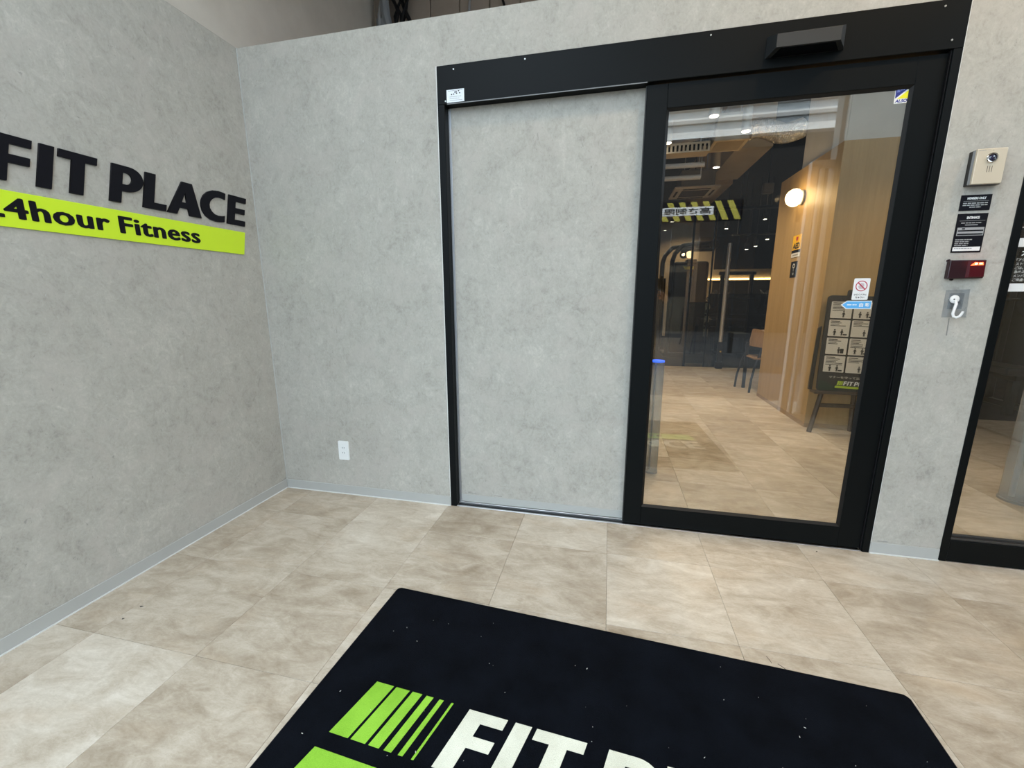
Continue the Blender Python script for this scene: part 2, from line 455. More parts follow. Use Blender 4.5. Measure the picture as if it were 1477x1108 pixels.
# ------------------------------------------------------------------ floor and tiles
PITCH = 0.457
def edges(start, lo, hi):
    e = [lo]; k = math.ceil((lo - start) / PITCH - 1e-6)
    v = start + k * PITCH
    while v < hi - 0.02:
        if v > lo + 0.02: e.append(v)
        v += PITCH
    return e + [hi]
floor_o = struct('floor', MB().box(-0.1, 6.5, -3.25, 2.83, -0.12, -0.004).box(-0.1, 5.0, 2.83, 5.72, -0.12, -0.004), plain('floor_screed', (0.12, 0.10, 0.08), 0.9))
tile_cache = {}
def add_tile(x0, x1, y0, y1, parent):
    key = (round(x1 - x0, 3), round(y1 - y0, 3))
    if key not in tile_cache:
        w, d = key; g = 0.00045
        tile_cache[key] = MB().box(-w / 2 + g, w / 2 - g, -d / 2 + g, d / 2 - g, -0.004, 0, 0.0006).mesh('floor_tile', tile_m)
    o = link('floor_tile', tile_cache[key], parent); o.location = ((x0 + x1) / 2, (y0 + y1) / 2, 0)
xs = edges(0.197, 0.0, 5.4)
ys = edges(0.172, -3.2, 0.172)
for i in range(len(xs) - 1):
    for j in range(len(ys) - 1):
        add_tile(xs[i], xs[i + 1], ys[j], ys[j + 1], floor_o)
ys2 = edges(0.172, 0.172, 5.72)
ysn = edges(0.172, 0.172, 2.83); ysf = edges(0.172 , 2.83, 5.72)
xn = edges(0.197, 1.568, 6.5); xf = edges(0.197, 1.568, 5.0)
for xe, ye in ((xn, ysn), (xf, ysf)):
    for i in range(len(xe) - 1):
        for j in range(len(ye) - 1):
            add_tile(xe[i], xe[i + 1], ye[j], ye[j + 1], floor_o)
struct('floor_gym', MB().box(-2, 12, 5.721, 13, -0.12, -0.004).box(5.001, 12, 2.831, 5.72, -0.12, -0.004).box(6.501, 12, 0.0, 2.83, -0.12, -0.004), gymfloor_m)
struct('floor_pavement', MB().box(-16, 20, -40, -5.301, -0.16, -0.02), pave_m)
struct('floor_added_strip', MB().box(-16, 20, -5.3, -3.251, -0.16, -0.015), plaster_mat('added_strip_grey', (0.07, 0.07, 0.068), (0.11, 0.108, 0.105), 3))  # grey strip added to soften the floor edge mirrored in the glass

# ------------------------------------------------------------------ walls
TOP = 2.498
struct('wall_left', MB().box(-0.12, 0, -2.6, 0, 0, TOP), wallpaper)
wb = MB()
wb.box(-0.12, 1.126, 0.0, 0.12, 0, TOP)
wb.box(1.126, 2.14, 0.062, 0.12, 0, TOP)
wb.box(1.126, 3.248, 0.0, 0.12, 2.29, TOP)
wb.box(2.14, 3.248, 0.085, 0.12, 2.125, 2.29)
wb.box(3.248, 3.525, 0.0, 0.12, 0, TOP)
wb.box(3.525, 4.75, 0.0, 0.12, 2.29, TOP)
wb.box(4.75, 5.6, 0.0, 0.12, 0, TOP)
struct('wall_back', wb, wallpaper)
struct('wall_front_blocker', MB().box(3.98, 5.57, -2.72, -2.601, 0, 3.719), wallpaper)  # unseen wall added to keep daylight off the right side
struct('wall_right', MB().box(5.45, 5.57, -2.6, -0.001, 0, TOP), wallpaper)
SK = 0.057
struct('baseboard_left', MB().box(0, 0.004, -2.6, -0.0045, 0.003, SK, 0.0015), skirt_m)
struct('baseboard_back', MB().box(0.0, 1.1255, -0.004, 0, 0.003, SK, 0.0015).box(3.2485, 3.5245, -0.004, 0, 0.003, SK, 0.0015), skirt_m)
struct('trim_1', MB().box(0, 0.004, -0.004, 0, SK, TOP), seam_m)
struct('trim_2', MB().box(0, 0.008, -2.6, -0.005, 0, 0.0045).box(0.0, 1.1255, -0.009, 0, 0, 0.0045).box(3.2485, 3.5245, -0.009, 0, 0, 0.0045).box(1.1215, 1.1258, -0.0035, 0, 0.01, 2.29).box(3.2485, 3.2505, -0.002, 0, 0.01, 2.29), caulk_m)
# ceiling over vestibule and inside; left edge shortened to let sky light in
struct('ceiling', MB().box(-0.12, 1.9, -1.1, 0.3, 3.72, 3.9).box(1.9, 5.6, -3.0, 0.3, 3.72, 3.9).box(-0.12, 3.86, 0.3, 5.72, 3.72, 3.9), beige_m)
struct('ceiling_gym', MB().box(3.861, 12, 0.301, 5.72, 3.72, 3.9).box(-2, 12, 5.721, 13, 3.72, 3.9), blackceil)
# plaster above the low left wall, carried on inside
struct('wall_left_plaster', MB().box(-0.12, 0, -2.6, 1.49, TOP + 0.0005, 3.719).box(-0.12, 0, 0.121, 1.49, 0, TOP + 0.0005), plaster_mat('pale_plaster', (0.47, 0.43, 0.375), (0.53, 0.49, 0.43)))
gp = struct('wall_inside', MB().box(-0.13, 1.95, 1.515, 1.60, 0, 3.719), beige_m)
for k in range(7):
    x0 = 0.0 + k * 0.245
    under(link('panel', MB().box(x0 + 0.004, x0 + 0.241, 1.493, 1.515, 2.2, 3.7, 0.003).mesh('panel', pinkbeige)), gp)
struct('wall_far', MB().box(-2, 5.0, 12.0, 12.1, 0, 3.719).box(-2.1, -2, 1.6, 12.1, 0, 3.719).box(-2.1, -0.131, 1.5, 1.599, 0, 3.719), litwall)
struct('floor_side', MB().box(-2.1, -0.101, 1.5, 5.72, -0.12, -0.004), gymfloor_m)
struct('ceiling_side', MB().box(-2.1, -0.121, 1.5, 5.72, 3.72, 3.9), blackceil)
struct('wall_gym', MB().box(5.0, 12, 12.0, 12.1, 0, 3.719).box(11.9, 12, 0.12, 11.99, 0, 3.719).box(5.601, 12, 0.0, 0.119, 0, 3.719).box(5.4, 11.89, 4.6, 4.7, 0, 3.719), blackceil)
ww = struct('wall_wood', MB().box(3.82, 4.92, 2.17, 3.50, 0, 2.467), oak_m)
under(link('skirting', MB().box(3.817, 3.82, 2.17, 3.5, 0.0, 0.04).box(3.817, 4.92, 2.167, 2.17, 0.0, 0.04).mesh('skirting', wood_mat('oak_skirting', (0.27, 0.17, 0.085), (0.35, 0.23, 0.12)))), ww)
struct('wall_upper', MB().box(3.865, 4.92, 2.26, 3.10, 2.468, 3.719), whitewall)

# ------------------------------------------------------------------ door_1 : automatic sliding door
d1 = structE('door_1')
mb = MB().box(1.126, 3.248, -0.004, 0.085, 2.123, 2.29, 0.0015)
P('header_cover', mb, frame_m, d1)
for x0, x1 in ((1.126, 1.161), (3.2185, 3.248)):
    P('jamb', MB().box(x0, x1, -0.004, 0.085 if x0 > 2 else 0.0465, 0.0, 2.1229, 0.0015), frame_m, d1)
P('jamb_seal', MB().box(3.2150, 3.2184, 0.006, 0.06, 0.008, 2.1228), frame_dark, d1)
P('seal_strip', MB().box(1.176, 2.106, -0.0055, -0.0042, 2.1195, 2.1235), plain('grey_seal', (0.16, 0.165, 0.17), 0.5), d1)
for x, z in ((1.213, 2.268), (1.168, 2.122 + 0.013), (1.56, 2.272), (2.35, 2.272), (3.165, 2.268), (3.205, 2.152)):
    P('screw', MB().lathe([(0.0035, -0.0062), (0.0035, -0.0042)], (x, 0, z), 'Y', 8), screw_m, d1)
sp = P('side_panel', MB().box(1.162, 2.139, 0.047, 0.061, 0.012, 2.122), wallpaper, d1)
P('skirting', MB().box(1.176, 2.139, 0.0445, 0.047, 0.014, SK), skirt_m, sp)
P('edge_strip', MB().box(1.1615, 1.1755, 0.043, 0.0469, 0.012, 2.121, 0.001), alu_dull, sp)
tr = MB().box(1.1625, 3.2145, -0.003, 0.009, 0.0002, 0.0045, 0.001).box(1.1625, 2.13, 0.035, 0.0468, 0.0002, 0.0115, 0.001)
ft = P('floor_track', tr, alu_m, d1)
P('groove', MB().box(1.1625, 3.2145, 0.009, 0.035, 0.0002, 0.0012), frame_dark, ft)
# the leaf
LX0, LX1, LZ0, LZ1 = 2.107, 3.2135, 0.008, 2.1165
GX0, GX1, GZ0, GZ1 = 2.196, 3.118, 0.110, 2.0185
Y0, Y1 = 0.012, 0.0345
leaf = MB()
leaf.box(LX0, GX0, Y0, Y1, LZ0, LZ1, 0.0015).box(GX1, LX1, Y0, Y1, LZ0, LZ1, 0.0015)
leaf.box(GX0, GX1, Y0, Y1, LZ0, GZ0, 0.0012).box(GX0, GX1, Y0, Y1, GZ1, LZ1, 0.0012)
lf = P('door_leaf', leaf, frame_m, d1)
P('glass_pane', MB().box(GX0 + 0.001, GX1 - 0.001, 0.026, 0.032, GZ0 + 0.001, GZ1 - 0.001), glass_m, lf)
bead = MB()
bw = 0.011
for a, b in (((GX0, GZ0), (GX1, GZ0)), ((GX0, GZ1), (GX1, GZ1))):
    s = 1 if a[1] == GZ0 else -1
    bead.hull([(GX0, 0.0145, a[1]), (GX1, 0.0145, a[1]), (GX0, 0.0255, a[1]), (GX1, 0.0255, a[1]), (GX0 + bw, 0.0255, a[1] + s * bw), (GX1 - bw, 0.0255, a[1] + s * bw)])
for x, s in ((GX0, 1), (GX1, -1)):
    bead.hull([(x, 0.0145, GZ0), (x, 0.0145, GZ1), (x, 0.0255, GZ0), (x, 0.0255, GZ1), (x + s * bw, 0.0255, GZ0 + bw), (x + s * bw, 0.0255, GZ1 - bw)])
P('glazing_bead', bead, plain('dark_bead', (0.007, 0.0065, 0.006), 0.4, 0, 0.25), lf)
P('edge_gasket', MB().box(LX0 - 0.0045, LX0 - 0.0002, Y0 + 0.004, Y1 - 0.002, LZ0, LZ1), plain('gasket', (0.02, 0.02, 0.018), 0.6), lf)

# ------------------------------------------------------------------ door_2 : glazed door at the right
d2 = structE('door_2')
fr2 = MB()
fr2.box(3.525, 3.556, -0.004, 0.085, 0, 2.29, 0.0015)
fr2.box(4.72, 4.75, -0.004, 0.085, 0, 2.29, 0.0015)
fr2.box(3.5561, 4.7199, -0.004, 0.085, 2.123, 2.29, 0.0015)
P('frame', fr2, frame_m, d2)
P('bottom_rail', MB().box(3.5561, 4.7199, -0.004, 0.06, 0.003, 0.108, 0.0015), frame_m, d2)
P('glazing_bead', MB().box(3.5561, 4.7199, 0.002, 0.024, 0.1081, 0.118, 0.001).box(3.5561, 4.7199, 0.016, 0.03, 0.1181, 0.128, 0.001), plain('dark_bead_low', (0.03, 0.028, 0.026), 0.4), d2)
P('threshold', MB().box(3.5561, 4.7199, -0.007, 0.02, 0.0002, 0.0028), alu_m, d2)
P('glass_pane', MB().box(3.5562, 4.7198, 0.032, 0.038, 0.12, 2.1228), glass_m, d2)

# ------------------------------------------------------------------ letter shapes (unit cap height, upright)
def arc(cx, cy, rx, ry, a0, a1, n=10):
    return [(cx + rx * math.cos(math.radians(a0 + (a1 - a0) * k / n)), cy + ry * math.sin(math.radians(a0 + (a1 - a0) * k / n))) for k in range(n + 1)]
LET = {}
LET['F'] = [[(0, 0), (.30, 0), (.30, .40), (.67, .40), (.67, .59), (.30, .59), (.30, .81), (.68, .81), (.68, 1), (0, 1)]]
LET['I'] = [[(.813, 0), (1.09, 0), (1.09, 1), (.813, 1)]]
LET['T'] = [[(1.447, 0), (1.727, 0), (1.727, .81), (1.98, .81), (1.98, 1), (1.173, 1), (1.173, .81), (1.447, .81)]]
LET['P'] = [[(2.315, 0), (2.595, 0), (2.595, .32), (2.72, .32)] + arc(2.73, .66, .40, .34, -90, 90, 14) + [(2.315, 1)],
            [(2.595, .51), (2.595, .82), (2.69, .82)] + arc(2.69, .665, .145, .155, 90, -90, 8) + [(2.69, .51)]]
LET['L'] = [[(3.165, 0), (3.82, 0), (3.82, .19), (3.455, .19), (3.455, 1), (3.165, 1)]]
LET['A'] = [[(3.86, 0), (4.155, 0), (4.225, .20), (4.50, .20), (4.565, 0), (4.975, 0), (4.575, 1), (4.24, 1)],
            [(4.285, .38), (4.445, .38), (4.368, .70)]]
LET['C'] = [[(5.83, .02), (5.83, .235)] + arc(5.66, .50, .43, .305, -62, -298, 16)[0:0] +
            [(5.72, .205), (5.58, .195), (5.43, .225), (5.32, .30), (5.245, .40), (5.225, .50), (5.245, .60), (5.32, .70), (5.43, .775), (5.58, .805), (5.72, .795), (5.80, .77),
             (5.80, .98), (5.68, 1.005), (5.52, 1.015), (5.30, .985), (5.11, .89), (4.985, .75), (4.93, .60), (4.92, .50), (4.93, .40), (4.985, .25), (5.11, .11), (5.30, .015), (5.52, -.015), (5.70, -.005)]]
LET['E'] = [[(5.945, 0), (6.68, 0), (6.68, .185), (6.235, .185), (6.235, .41), (6.64, .41), (6.64, .59), (6.235, .59), (6.235, .81), (6.665, .81), (6.665, 1), (5.945, 1)]]
SL = 0.22
def slant(lp, k, sx=1.0): return [((x * sx + SL * y) * k, y * k) for x, y in lp]

# ------------------------------------------------------------------ wall sign on the left wall
sign = thing('wall_sign', (0, -0.6, 1.5), 'black raised letters above a lime green band on the grey left wall', 'sign')
# reading direction on the left wall (seen from +x) is +y
fm = frame((0.0, -1.097, 1.587), (0, 1, 0), (0, 0, 1))
for ch in 'FITPLACE':
    PT('letter', poly_mesh('letter', [slant(l, 0.15) for l in LET[ch]], 0.008, signblack, fm), sign)
bandp = [(-1.60, 1.4375), (-0.1205, 1.4375), (-0.0975, 1.5555), (-1.577, 1.5555)]
bnd = PT('band', poly_mesh('band', [[(y + 1.097, z - 1.587) for y, z in bandp]], 0.006, lime_m, fm), sign)
PT('band_lettering', text_mesh('band_lettering', '24hour', 0.09, 0.0012, signblack, frame((0.0061, -1.137, 1.4655), (0, 1, 0), (0, 0, 1)), 0.0, width=0.374, height=0.070, fat=0.0034), bnd)
PT('band_lettering', text_mesh('band_lettering', 'Fitness', 0.09, 0.0012, signblack, frame((0.0061, -0.731, 1.4645), (0, 1, 0), (0, 0, 1)), 0.0, width=0.357, height=0.069, fat=0.0034), bnd)

# ------------------------------------------------------------------ outlet
o = thing('wall_outlet', (0.44, 0, 0.287), 'white double power outlet low on the grey back wall', 'outlet')
pl = PT('plate', poly_mesh('plate', [rectloop(-0.035, 0.035, -0.06, 0.06, 0.006)], 0.007, white_m, back(0.4395, 0.287, -0.0) ), o)
for dz in (0.018, -0.014):
    f = PT('socket', poly_mesh('socket', [rectloop(-0.014, 0.014, -0.012, 0.012, 0.003)], 0.0012, white_m, back(0.4395, 0.287 + dz, -0.007)), pl)
    for dx in (-0.0062, 0.0062):
        P('slot', MB().box(0.4395 + dx - 0.0012, 0.4395 + dx + 0.0012, -0.0090, -0.0082, 0.287 + dz - 0.004, 0.287 + dz + 0.005), slot_m, pl)

# ------------------------------------------------------------------ sensor on the header
o = thing('motion_sensor', (2.69, -0.004, 2.2), 'black wedge-shaped motion sensor on the door header', 'sensor')
P('housing', MB().hull([(2.566, -0.0042, 2.160), (2.846, -0.0042, 2.160), (2.846, -0.0042, 2.238), (2.566, -0.0042, 2.238), (2.582, -0.078, 2.1635), (2.804, -0.078, 2.1635), (2.804, -0.078, 2.210), (2.582, -0.078, 2.210), (2.835, -0.03, 2.160), (2.835, -0.03, 2.236)]), plain('sensor_shell', (0.013, 0.0145, 0.015), 0.5), o)
P('sensor_window', MB().hull([(2.586, -0.01, 2.1585), (2.826, -0.01, 2.1585), (2.60, -0.07, 2.1612), (2.79, -0.07, 2.1612), (2.586, -0.01, 2.1605), (2.826, -0.01, 2.1605), (2.60, -0.07, 2.164), (2.79, -0.07, 2.164)]), plain('sensor_glass', (0.002, 0.002, 0.003), 0.25), o)

# ------------------------------------------------------------------ stickers
o = thing('sticker', (1.219, -0.004, 2.155), 'small white inspection sticker at the left end of the black door header', 'sticker')
P('paper', MB().box(1.1745, 1.2635, -0.0052, -0.0042, 2.127, 2.182), paper_m, o)
mb = strokes(1.182, 2.178, [0.074], 0.004, 0.0022, -0.0052)
P('small_print', mb, inkgrey, o)
mb = MB()
for x, z, w in ((1.197, 2.163, 0.006), (1.208, 2.164, 0.006), (1.214, 2.172, 0.014), (1.222, 2.166, 0.007), (1.238, 2.167, 0.006), (1.234, 2.176, 0.005)):
    mb.box(x, x + w, -0.0057, -0.0052, z - 0.0045, z)
P('bold_print', mb, inkblack, o)
P('faint_print', strokes(1.190, 2.152, [0.06, 0.05, 0.065], 0.008, 0.0018, -0.0052), inkgrey, o)

ST = 0.0258   # stickers lie on the outer face of the door glass
o = thing('security_sticker', (3.093, ST, 1.991), 'blue and yellow diagonal security sticker in the top right corner of the door glass', 'sticker')
sx0, sx1, sz0, sz1 = 3.063, 3.1235, 1.960, 2.0225
P('backing', MB().box(sx0, sx1, ST - 0.0006, ST, sz0, sz1), inkwhite, o)
fmk = back(0, 0, ST - 0.0006)
PT('blue_field', poly_mesh('blue_field', [[(sx0 + .002, sz0 + .018), (sx0 + .0545, sz1 - .002), (sx0 + .002, sz1 - .002)]], 0.0004, navy_m, fmk), o)
PT('yellow_field', poly_mesh('yellow_field', [[(sx0 + .008, sz0 + .0165), (sx1 - .002, sz0 + .0165), (sx1 - .002, sz1 - .006)]], 0.0004, yellow_m, fmk), o)
P('small_print', strokes(sx0 + .006, sz1 - .007, [0.030, 0.026, 0.012], 0.006, 0.0028, ST - 0.001), plain('pale_blue_print', (0.35, 0.4, 0.7), 0.6), o)
PT('lettering', text_mesh('lettering', 'ALSOK', 0.016, 0.0004, navy_m, back(sx0 + .003, sz0 + .003, ST - 0.0006), 0.0006, width=0.054, height=0.0115, shear=0.2), o)

o = thing('prohibition_sticker', (3.054, ST, 1.234), 'white sticker with a red crossed circle on the door glass', 'sticker')
PT('backing', poly_mesh('backing', [rectloop(3.0235, 3.0845, 1.188, 1.280, 0.004)], 0.0006, inkwhite, back(0, 0, ST)), o)
cx, cz = 3.054, 1.2475
PT('ring', poly_mesh('ring', [arc(cx, cz, .0225, .0225, 0, 352.5, 47), arc(cx, cz, .0190, .0190, 0, 352.5, 47)], 0.0004, red_m, back(0, 0, ST - 0.0006)), o)
PT('hand_pictogram', poly_mesh('hand_pictogram', [[(cx - .007, cz - .012), (cx + .007, cz - .012), (cx + .010, cz + .002), (cx + .008, cz + .010), (cx + .004, cz + .012), (cx - .002, cz + .013), (cx - .006, cz + .009), (cx - .008, cz + .001), (cx - .013, cz - .001)]], 0.0003, plain('grey_pink_print', (0.50, 0.42, 0.43), 0.6), back(0, 0, ST - 0.0006)), o)
a = math.radians(45); dx, dz, t = .0195 * math.cos(a), .0195 * math.sin(a), .0016
PT('slash', poly_mesh('slash', [[(cx - dx - t, cz + dz - t), (cx + dx - t, cz - dz - t), (cx + dx + t, cz - dz + t), (cx - dx + t, cz + dz + t)]], 0.0005, red_m, back(0, 0, ST - 0.0008)), o)
PT('lettering', text_mesh('lettering', 'ひらくドアに', 0.010, 0.0004, inkblack, back(3.054, 1.2065, ST - 0.0006), 0.0003, 'CENTER', width=0.048, height=0.0085), o)
PT('lettering', text_mesh('lettering', 'ちゅうい', 0.010, 0.0004, inkblack, back(3.054, 1.1945, ST - 0.0006), 0.0003, 'CENTER', width=0.034, height=0.0085), o)

o = thing('arrow_sticker', (3.045, ST, 1.166), 'blue left-pointing automatic door arrow sticker on the glass', 'sticker')
PT('backing', poly_mesh('backing', [[(2.986, 1.1665), (3.008, 1.1845), (3.1035, 1.1845), (3.1035, 1.1485), (3.008, 1.1485)]], 0.0006, inkwhite, back(0, 0, ST)), o)
PT('blue_field', poly_mesh('blue_field', [[(2.9915, 1.1665), (3.0095, 1.1815), (3.1005, 1.1815), (3.1005, 1.1515), (3.0095, 1.1515)]], 0.0004, sky_m, back(0, 0, ST - 0.0006)), o)
PT('lettering', text_mesh('lettering', '自', 0.016, 0.0004, inkwhite, back(3.0565, 1.1575, ST - 0.001), 0.0004, width=0.015, height=0.0175), o)
PT('lettering', text_mesh('lettering', '動', 0.016, 0.0004, inkwhite, back(3.0790, 1.1575, ST - 0.001), 0.0004, width=0.0165, height=0.0175), o)
P('small_print', strokes(3.010, 1.1690, [0.038], 0.004, 0.0042, ST - 0.0009), inkwhite, o)

# ------------------------------------------------------------------ pier: intercom, notices, reader, hook
o = thing('intercom', (3.385, 0, 1.69), 'champagne coloured camera intercom on the grey pier', 'intercom')
P('back_box', MB().box(3.334, 3.441, -0.020, 0, 1.6275, 1.7535, 0.002), steel_black, o)
P('body', MB().box(3.3325, 3.431, -0.036, -0.0202, 1.628, 1.753, 0.002), greyplastic, o)
fp = P('front_plate', MB().box(3.331, 3.4265, -0.046, -0.0362, 1.6265, 1.7525, 0.0025, 2), champagne, o)
P('lens_ring', MB().lathe([(0.0175, -0.0462), (0.0185, -0.0495), (0.0165, -0.052), (0.0135, -0.0515), (0.0125, -0.0475), (0.0125, -0.0462)], (3.3795, 0, 1.7185), 'Y', 28), chrome_m, fp, True)
P('lens', MB().lathe([(0.0122, -0.0463), (0.0122, -0.0478), (0.009, -0.0502), (0.004, -0.0515), (0.0005, -0.0518)], (3.3795, 0, 1.7185), 'Y', 24), lens_m, fp, True)
for k in range(3):
    P('grille_slot', MB().box(3.3715 + k * 0.0072, 3.3730 + k * 0.0072, -0.0464, -0.0458, 1.668, 1.6905), slot_m, fp)
P('indicator', MB().lathe([(0.0012, -0.0464), (0.0012, -0.0458)], (3.381, 0, 1.7445), 'Y', 8), slot_m, fp)
P('small_print', strokes(3.336, 1.7475, [0.022], 0.004, 0.0016, -0.0461), inkgrey, fp)

o = thing('notice_plate', (3.386, 0, 1.567), 'small black members only notice directly under the intercom', 'sign')
P('plate', MB().box(3.3355, 3.4365, -0.003, 0, 1.5375, 1.5965, 0.0006), signblack, o)
PT('lettering', text_mesh('lettering', 'MEMBERS ONLY', 0.012, 0.0004, inkwhite, back(3.3875, 1.5790, -0.003), 0.0005, 'CENTER', width=0.062, height=0.0088), o)
P('rule', MB().box(3.345, 3.428, -0.0034, -0.003, 1.5725, 1.5735), inkgrey, o)
P('small_print', strokes(3.345, 1.567, [0.083, 0.083], 0.0075, 0.0036, -0.003), plain('light_grey_print', (0.38, 0.38, 0.37), 0.6), o)
P('small_print', strokes(3.368, 1.552, [0.038], 0.0075, 0.0036, -0.003), plain('light_grey_print_b', (0.38, 0.38, 0.37), 0.6), o)

o = thing('notice_plate', (3.387, 0, 1.452), 'larger black entrance notice above the red lit card reader', 'sign')
P('plate', MB().box(3.3365, 3.4365, -0.003, 0, 1.3765, 1.5265, 0.0006), signblack, o)
PT('lettering', text_mesh('lettering', 'ENTRANCE', 0.012, 0.0004, inkwhite, back(3.3885, 1.5060, -0.003), 0.0005, 'CENTER', width=0.042, height=0.0095), o)
P('rule', MB().box(3.345, 3.430, -0.0034, -0.003, 1.4985, 1.4995), inkgrey, o)
P('small_print', strokes(3.352, 1.4925, [0.068], 0.0075, 0.0034, -0.003).box(3.366, 3.408, -0.0034, -0.003, 1.4815, 1.4845), inkgrey, o)
P('boxed_panel', MB().box(3.343, 3.432, -0.0036, -0.003, 1.4420, 1.4735), inkgrey, o)
P('boxed_lines', MB().box(3.3455, 3.4295, -0.0040, -0.0036, 1.4585, 1.4635).box(3.3455, 3.4295, -0.0040, -0.0036, 1.4445, 1.4500).box(3.358, 3.368, -0.004, -0.0036, 1.466, 1.471), signblack, o)
P('small_print', strokes(3.343, 1.4285, [0.058, 0.048, 0.048, 0.045], 0.0075, 0.0034, -0.003), inkgrey, o)
P('white_panel', MB().box(3.340, 3.4310, -0.0036, -0.003, 1.3830, 1.3985), inkwhite, o)
P('panel_print', strokes(3.344, 1.3940, [0.06], 0.006, 0.003, -0.0037), inkgrey, o)

o = thing('card_reader', (3.39, 0, 1.31), 'dark maroon card reader with glowing red lights', 'card reader')
rb = P('body', MB().box(3.331, 3.4525, -0.020, 0, 1.2735, 1.3465, 0.003, 2), maroon_m, o)
P('window', MB().hull([(3.390, -0.0202, 1.277), (3.4505, -0.0202, 1.277), (3.4505, -0.0202, 1.344), (3.390, -0.0202, 1.344), (3.398, -0.027, 1.280), (3.448, -0.027, 1.280), (3.448, -0.024, 1.341), (3.398, -0.024, 1.341)]), plain('dark_red_window', (0.028, 0.004, 0.007), 0.4, 0, 0.15, emit=(0.3, 0.005, 0.01), es=0.10), o)
PT('led_bar', poly_mesh('led_bar', [[(3.3965, 1.3235), (3.4195, 1.3245), (3.4205, 1.3355), (3.4100, 1.3365)], [(3.4225, 1.3245), (3.4395, 1.325), (3.4370, 1.336), (3.4235, 1.3355)]], 0.0012, led_m, back(0, 0, -0.0265)), o)
PT('led_core', poly_mesh('led_core', [[(3.4095, 1.3275), (3.4185, 1.328), (3.4185, 1.3335), (3.4120, 1.3340)], [(3.4245, 1.3285), (3.4350, 1.329), (3.4330, 1.3335), (3.4250, 1.333)]], 0.0004, led_core, back(0, 0, -0.0277)), o)
for x, z in ((3.3345, 1.3455), (3.357, 1.2715)):
    P('mounting_ear', MB().lathe([(0.0058, -0.006), (0.0058, 0.0), (0.0035, 0.0), (0.0035, -0.006)], (x, 0, z), 'Y', 14), maroon_m, o)
LR = bpy.data.lights.new('reader_led_lamp', 'POINT'); LR.energy = 0.03; LR.color = (1, 0.08, 0.03); LR.shadow_soft_size = 0.01
lo = bpy.data.objects.new('reader_led_lamp', LR); lo.location = (3.42, -0.045, 1.335); COL.objects.link(lo)

o = thing('wall_hook', (3.39, 0, 1.17), 'white hook on a clear adhesive plate below the card reader', 'hook')
PT('adhesive_plate', poly_mesh('adhesive_plate', [[(3.3500, 1.116), (3.4350, 1.116), (3.4290, 1.231), (3.3480, 1.228)]], 0.002, clearplate, back(0, 0, -0.0002)), o)
PT('inner_plate', poly_mesh('inner_plate', [rectloop(3.362, 3.413, 1.15, 1.215, 0.004)], 0.001, clearplate, back(0, 0, -0.0025)), o)
hk = P('hook', MB().lathe([(0.0165, -0.0040), (0.0165, -0.0075), (0.013, -0.0105), (0.005, -0.0115), (0.0005, -0.0118)], (3.380, 0, 1.1905), 'Y', 20), inkwhite, o, True)
pts = [(3.3805, -0.012, 1.186), (3.3800, -0.020, 1.172), (3.3745, -0.024, 1.150), (3.3705, -0.027, 1.132), (3.3725, -0.031, 1.1205), (3.3805, -0.034, 1.1165), (3.3890, -0.037, 1.122), (3.3935, -0.039, 1.133), (3.3955, -0.040, 1.142)]
P('hook_arm', MB().tube(pts, [0.0052, 0.0052, 0.005, 0.005, 0.005, 0.005, 0.0048, 0.0046, 0.004], 10), inkwhite, hk, True)
P('hook_screw', MB().lathe([(0.0028, -0.0128), (0.0028, -0.0105)], (3.3755, 0, 1.1905), 'Y', 10), slot_m, hk)
tag(link('scuff_mark', MB().hull([(3.3765, -0.0006, 1.112), (3.3805, -0.0006, 1.112), (3.383, -0.0006, 1.040), (3.3795, -0.0006, 1.040), (3.3765, 0, 1.112), (3.3805, 0, 1.112), (3.383, 0, 1.040), (3.3795, 0, 1.040)]).mesh('scuff_mark', scuff_m)), 'grey vertical scuff on the wallpaper below the white hook', 'stain')

# poster sheets behind the right door glass
o = thing('door_poster', (3.9, 0.039, 1.6), 'black poster with white lettering behind the right door glass', 'poster')
P('sheet', MB().box(3.5565, 4.30, 0.0382, 0.0392, 1.222, 1.93), signblack, o)
P('white_strip', MB().box(3.5780, 4.28, 0.0312, 0.0318, 1.397, 1.431), inkwhite, o)
P('white_strip', MB().box(3.5770, 4.28, 0.0312, 0.0318, 1.2215, 1.2535), inkwhite, o)
for s_, z in (('大切なお知らせ', 1.365), ):
    PT('lettering', text_mesh('lettering', s_, 0.026, 0.0004, inkwhite, back(3.598, z, 0.0316), 0.0005), o)
for k, s_ in enumerate(('「アクセサリー', 'ストラップ等', 'ごは、危険な', '為ぬみお断り', 'メンバー様に', 'ご遠慮ください')):
    PT('lettering', text_mesh('lettering', s_, 0.0125, 0.0004, plain('dim_white_print', (0.42, 0.42, 0.40), 0.6), back(3.586, 1.342 - k * 0.0158, 0.0316), 0.0003), o)
PT('lettering', text_mesh('lettering', 'ースタジオ', 0.018, 0.0004, inkwhite, back(3.578, 1.465, 0.0316), 0.0004), o)

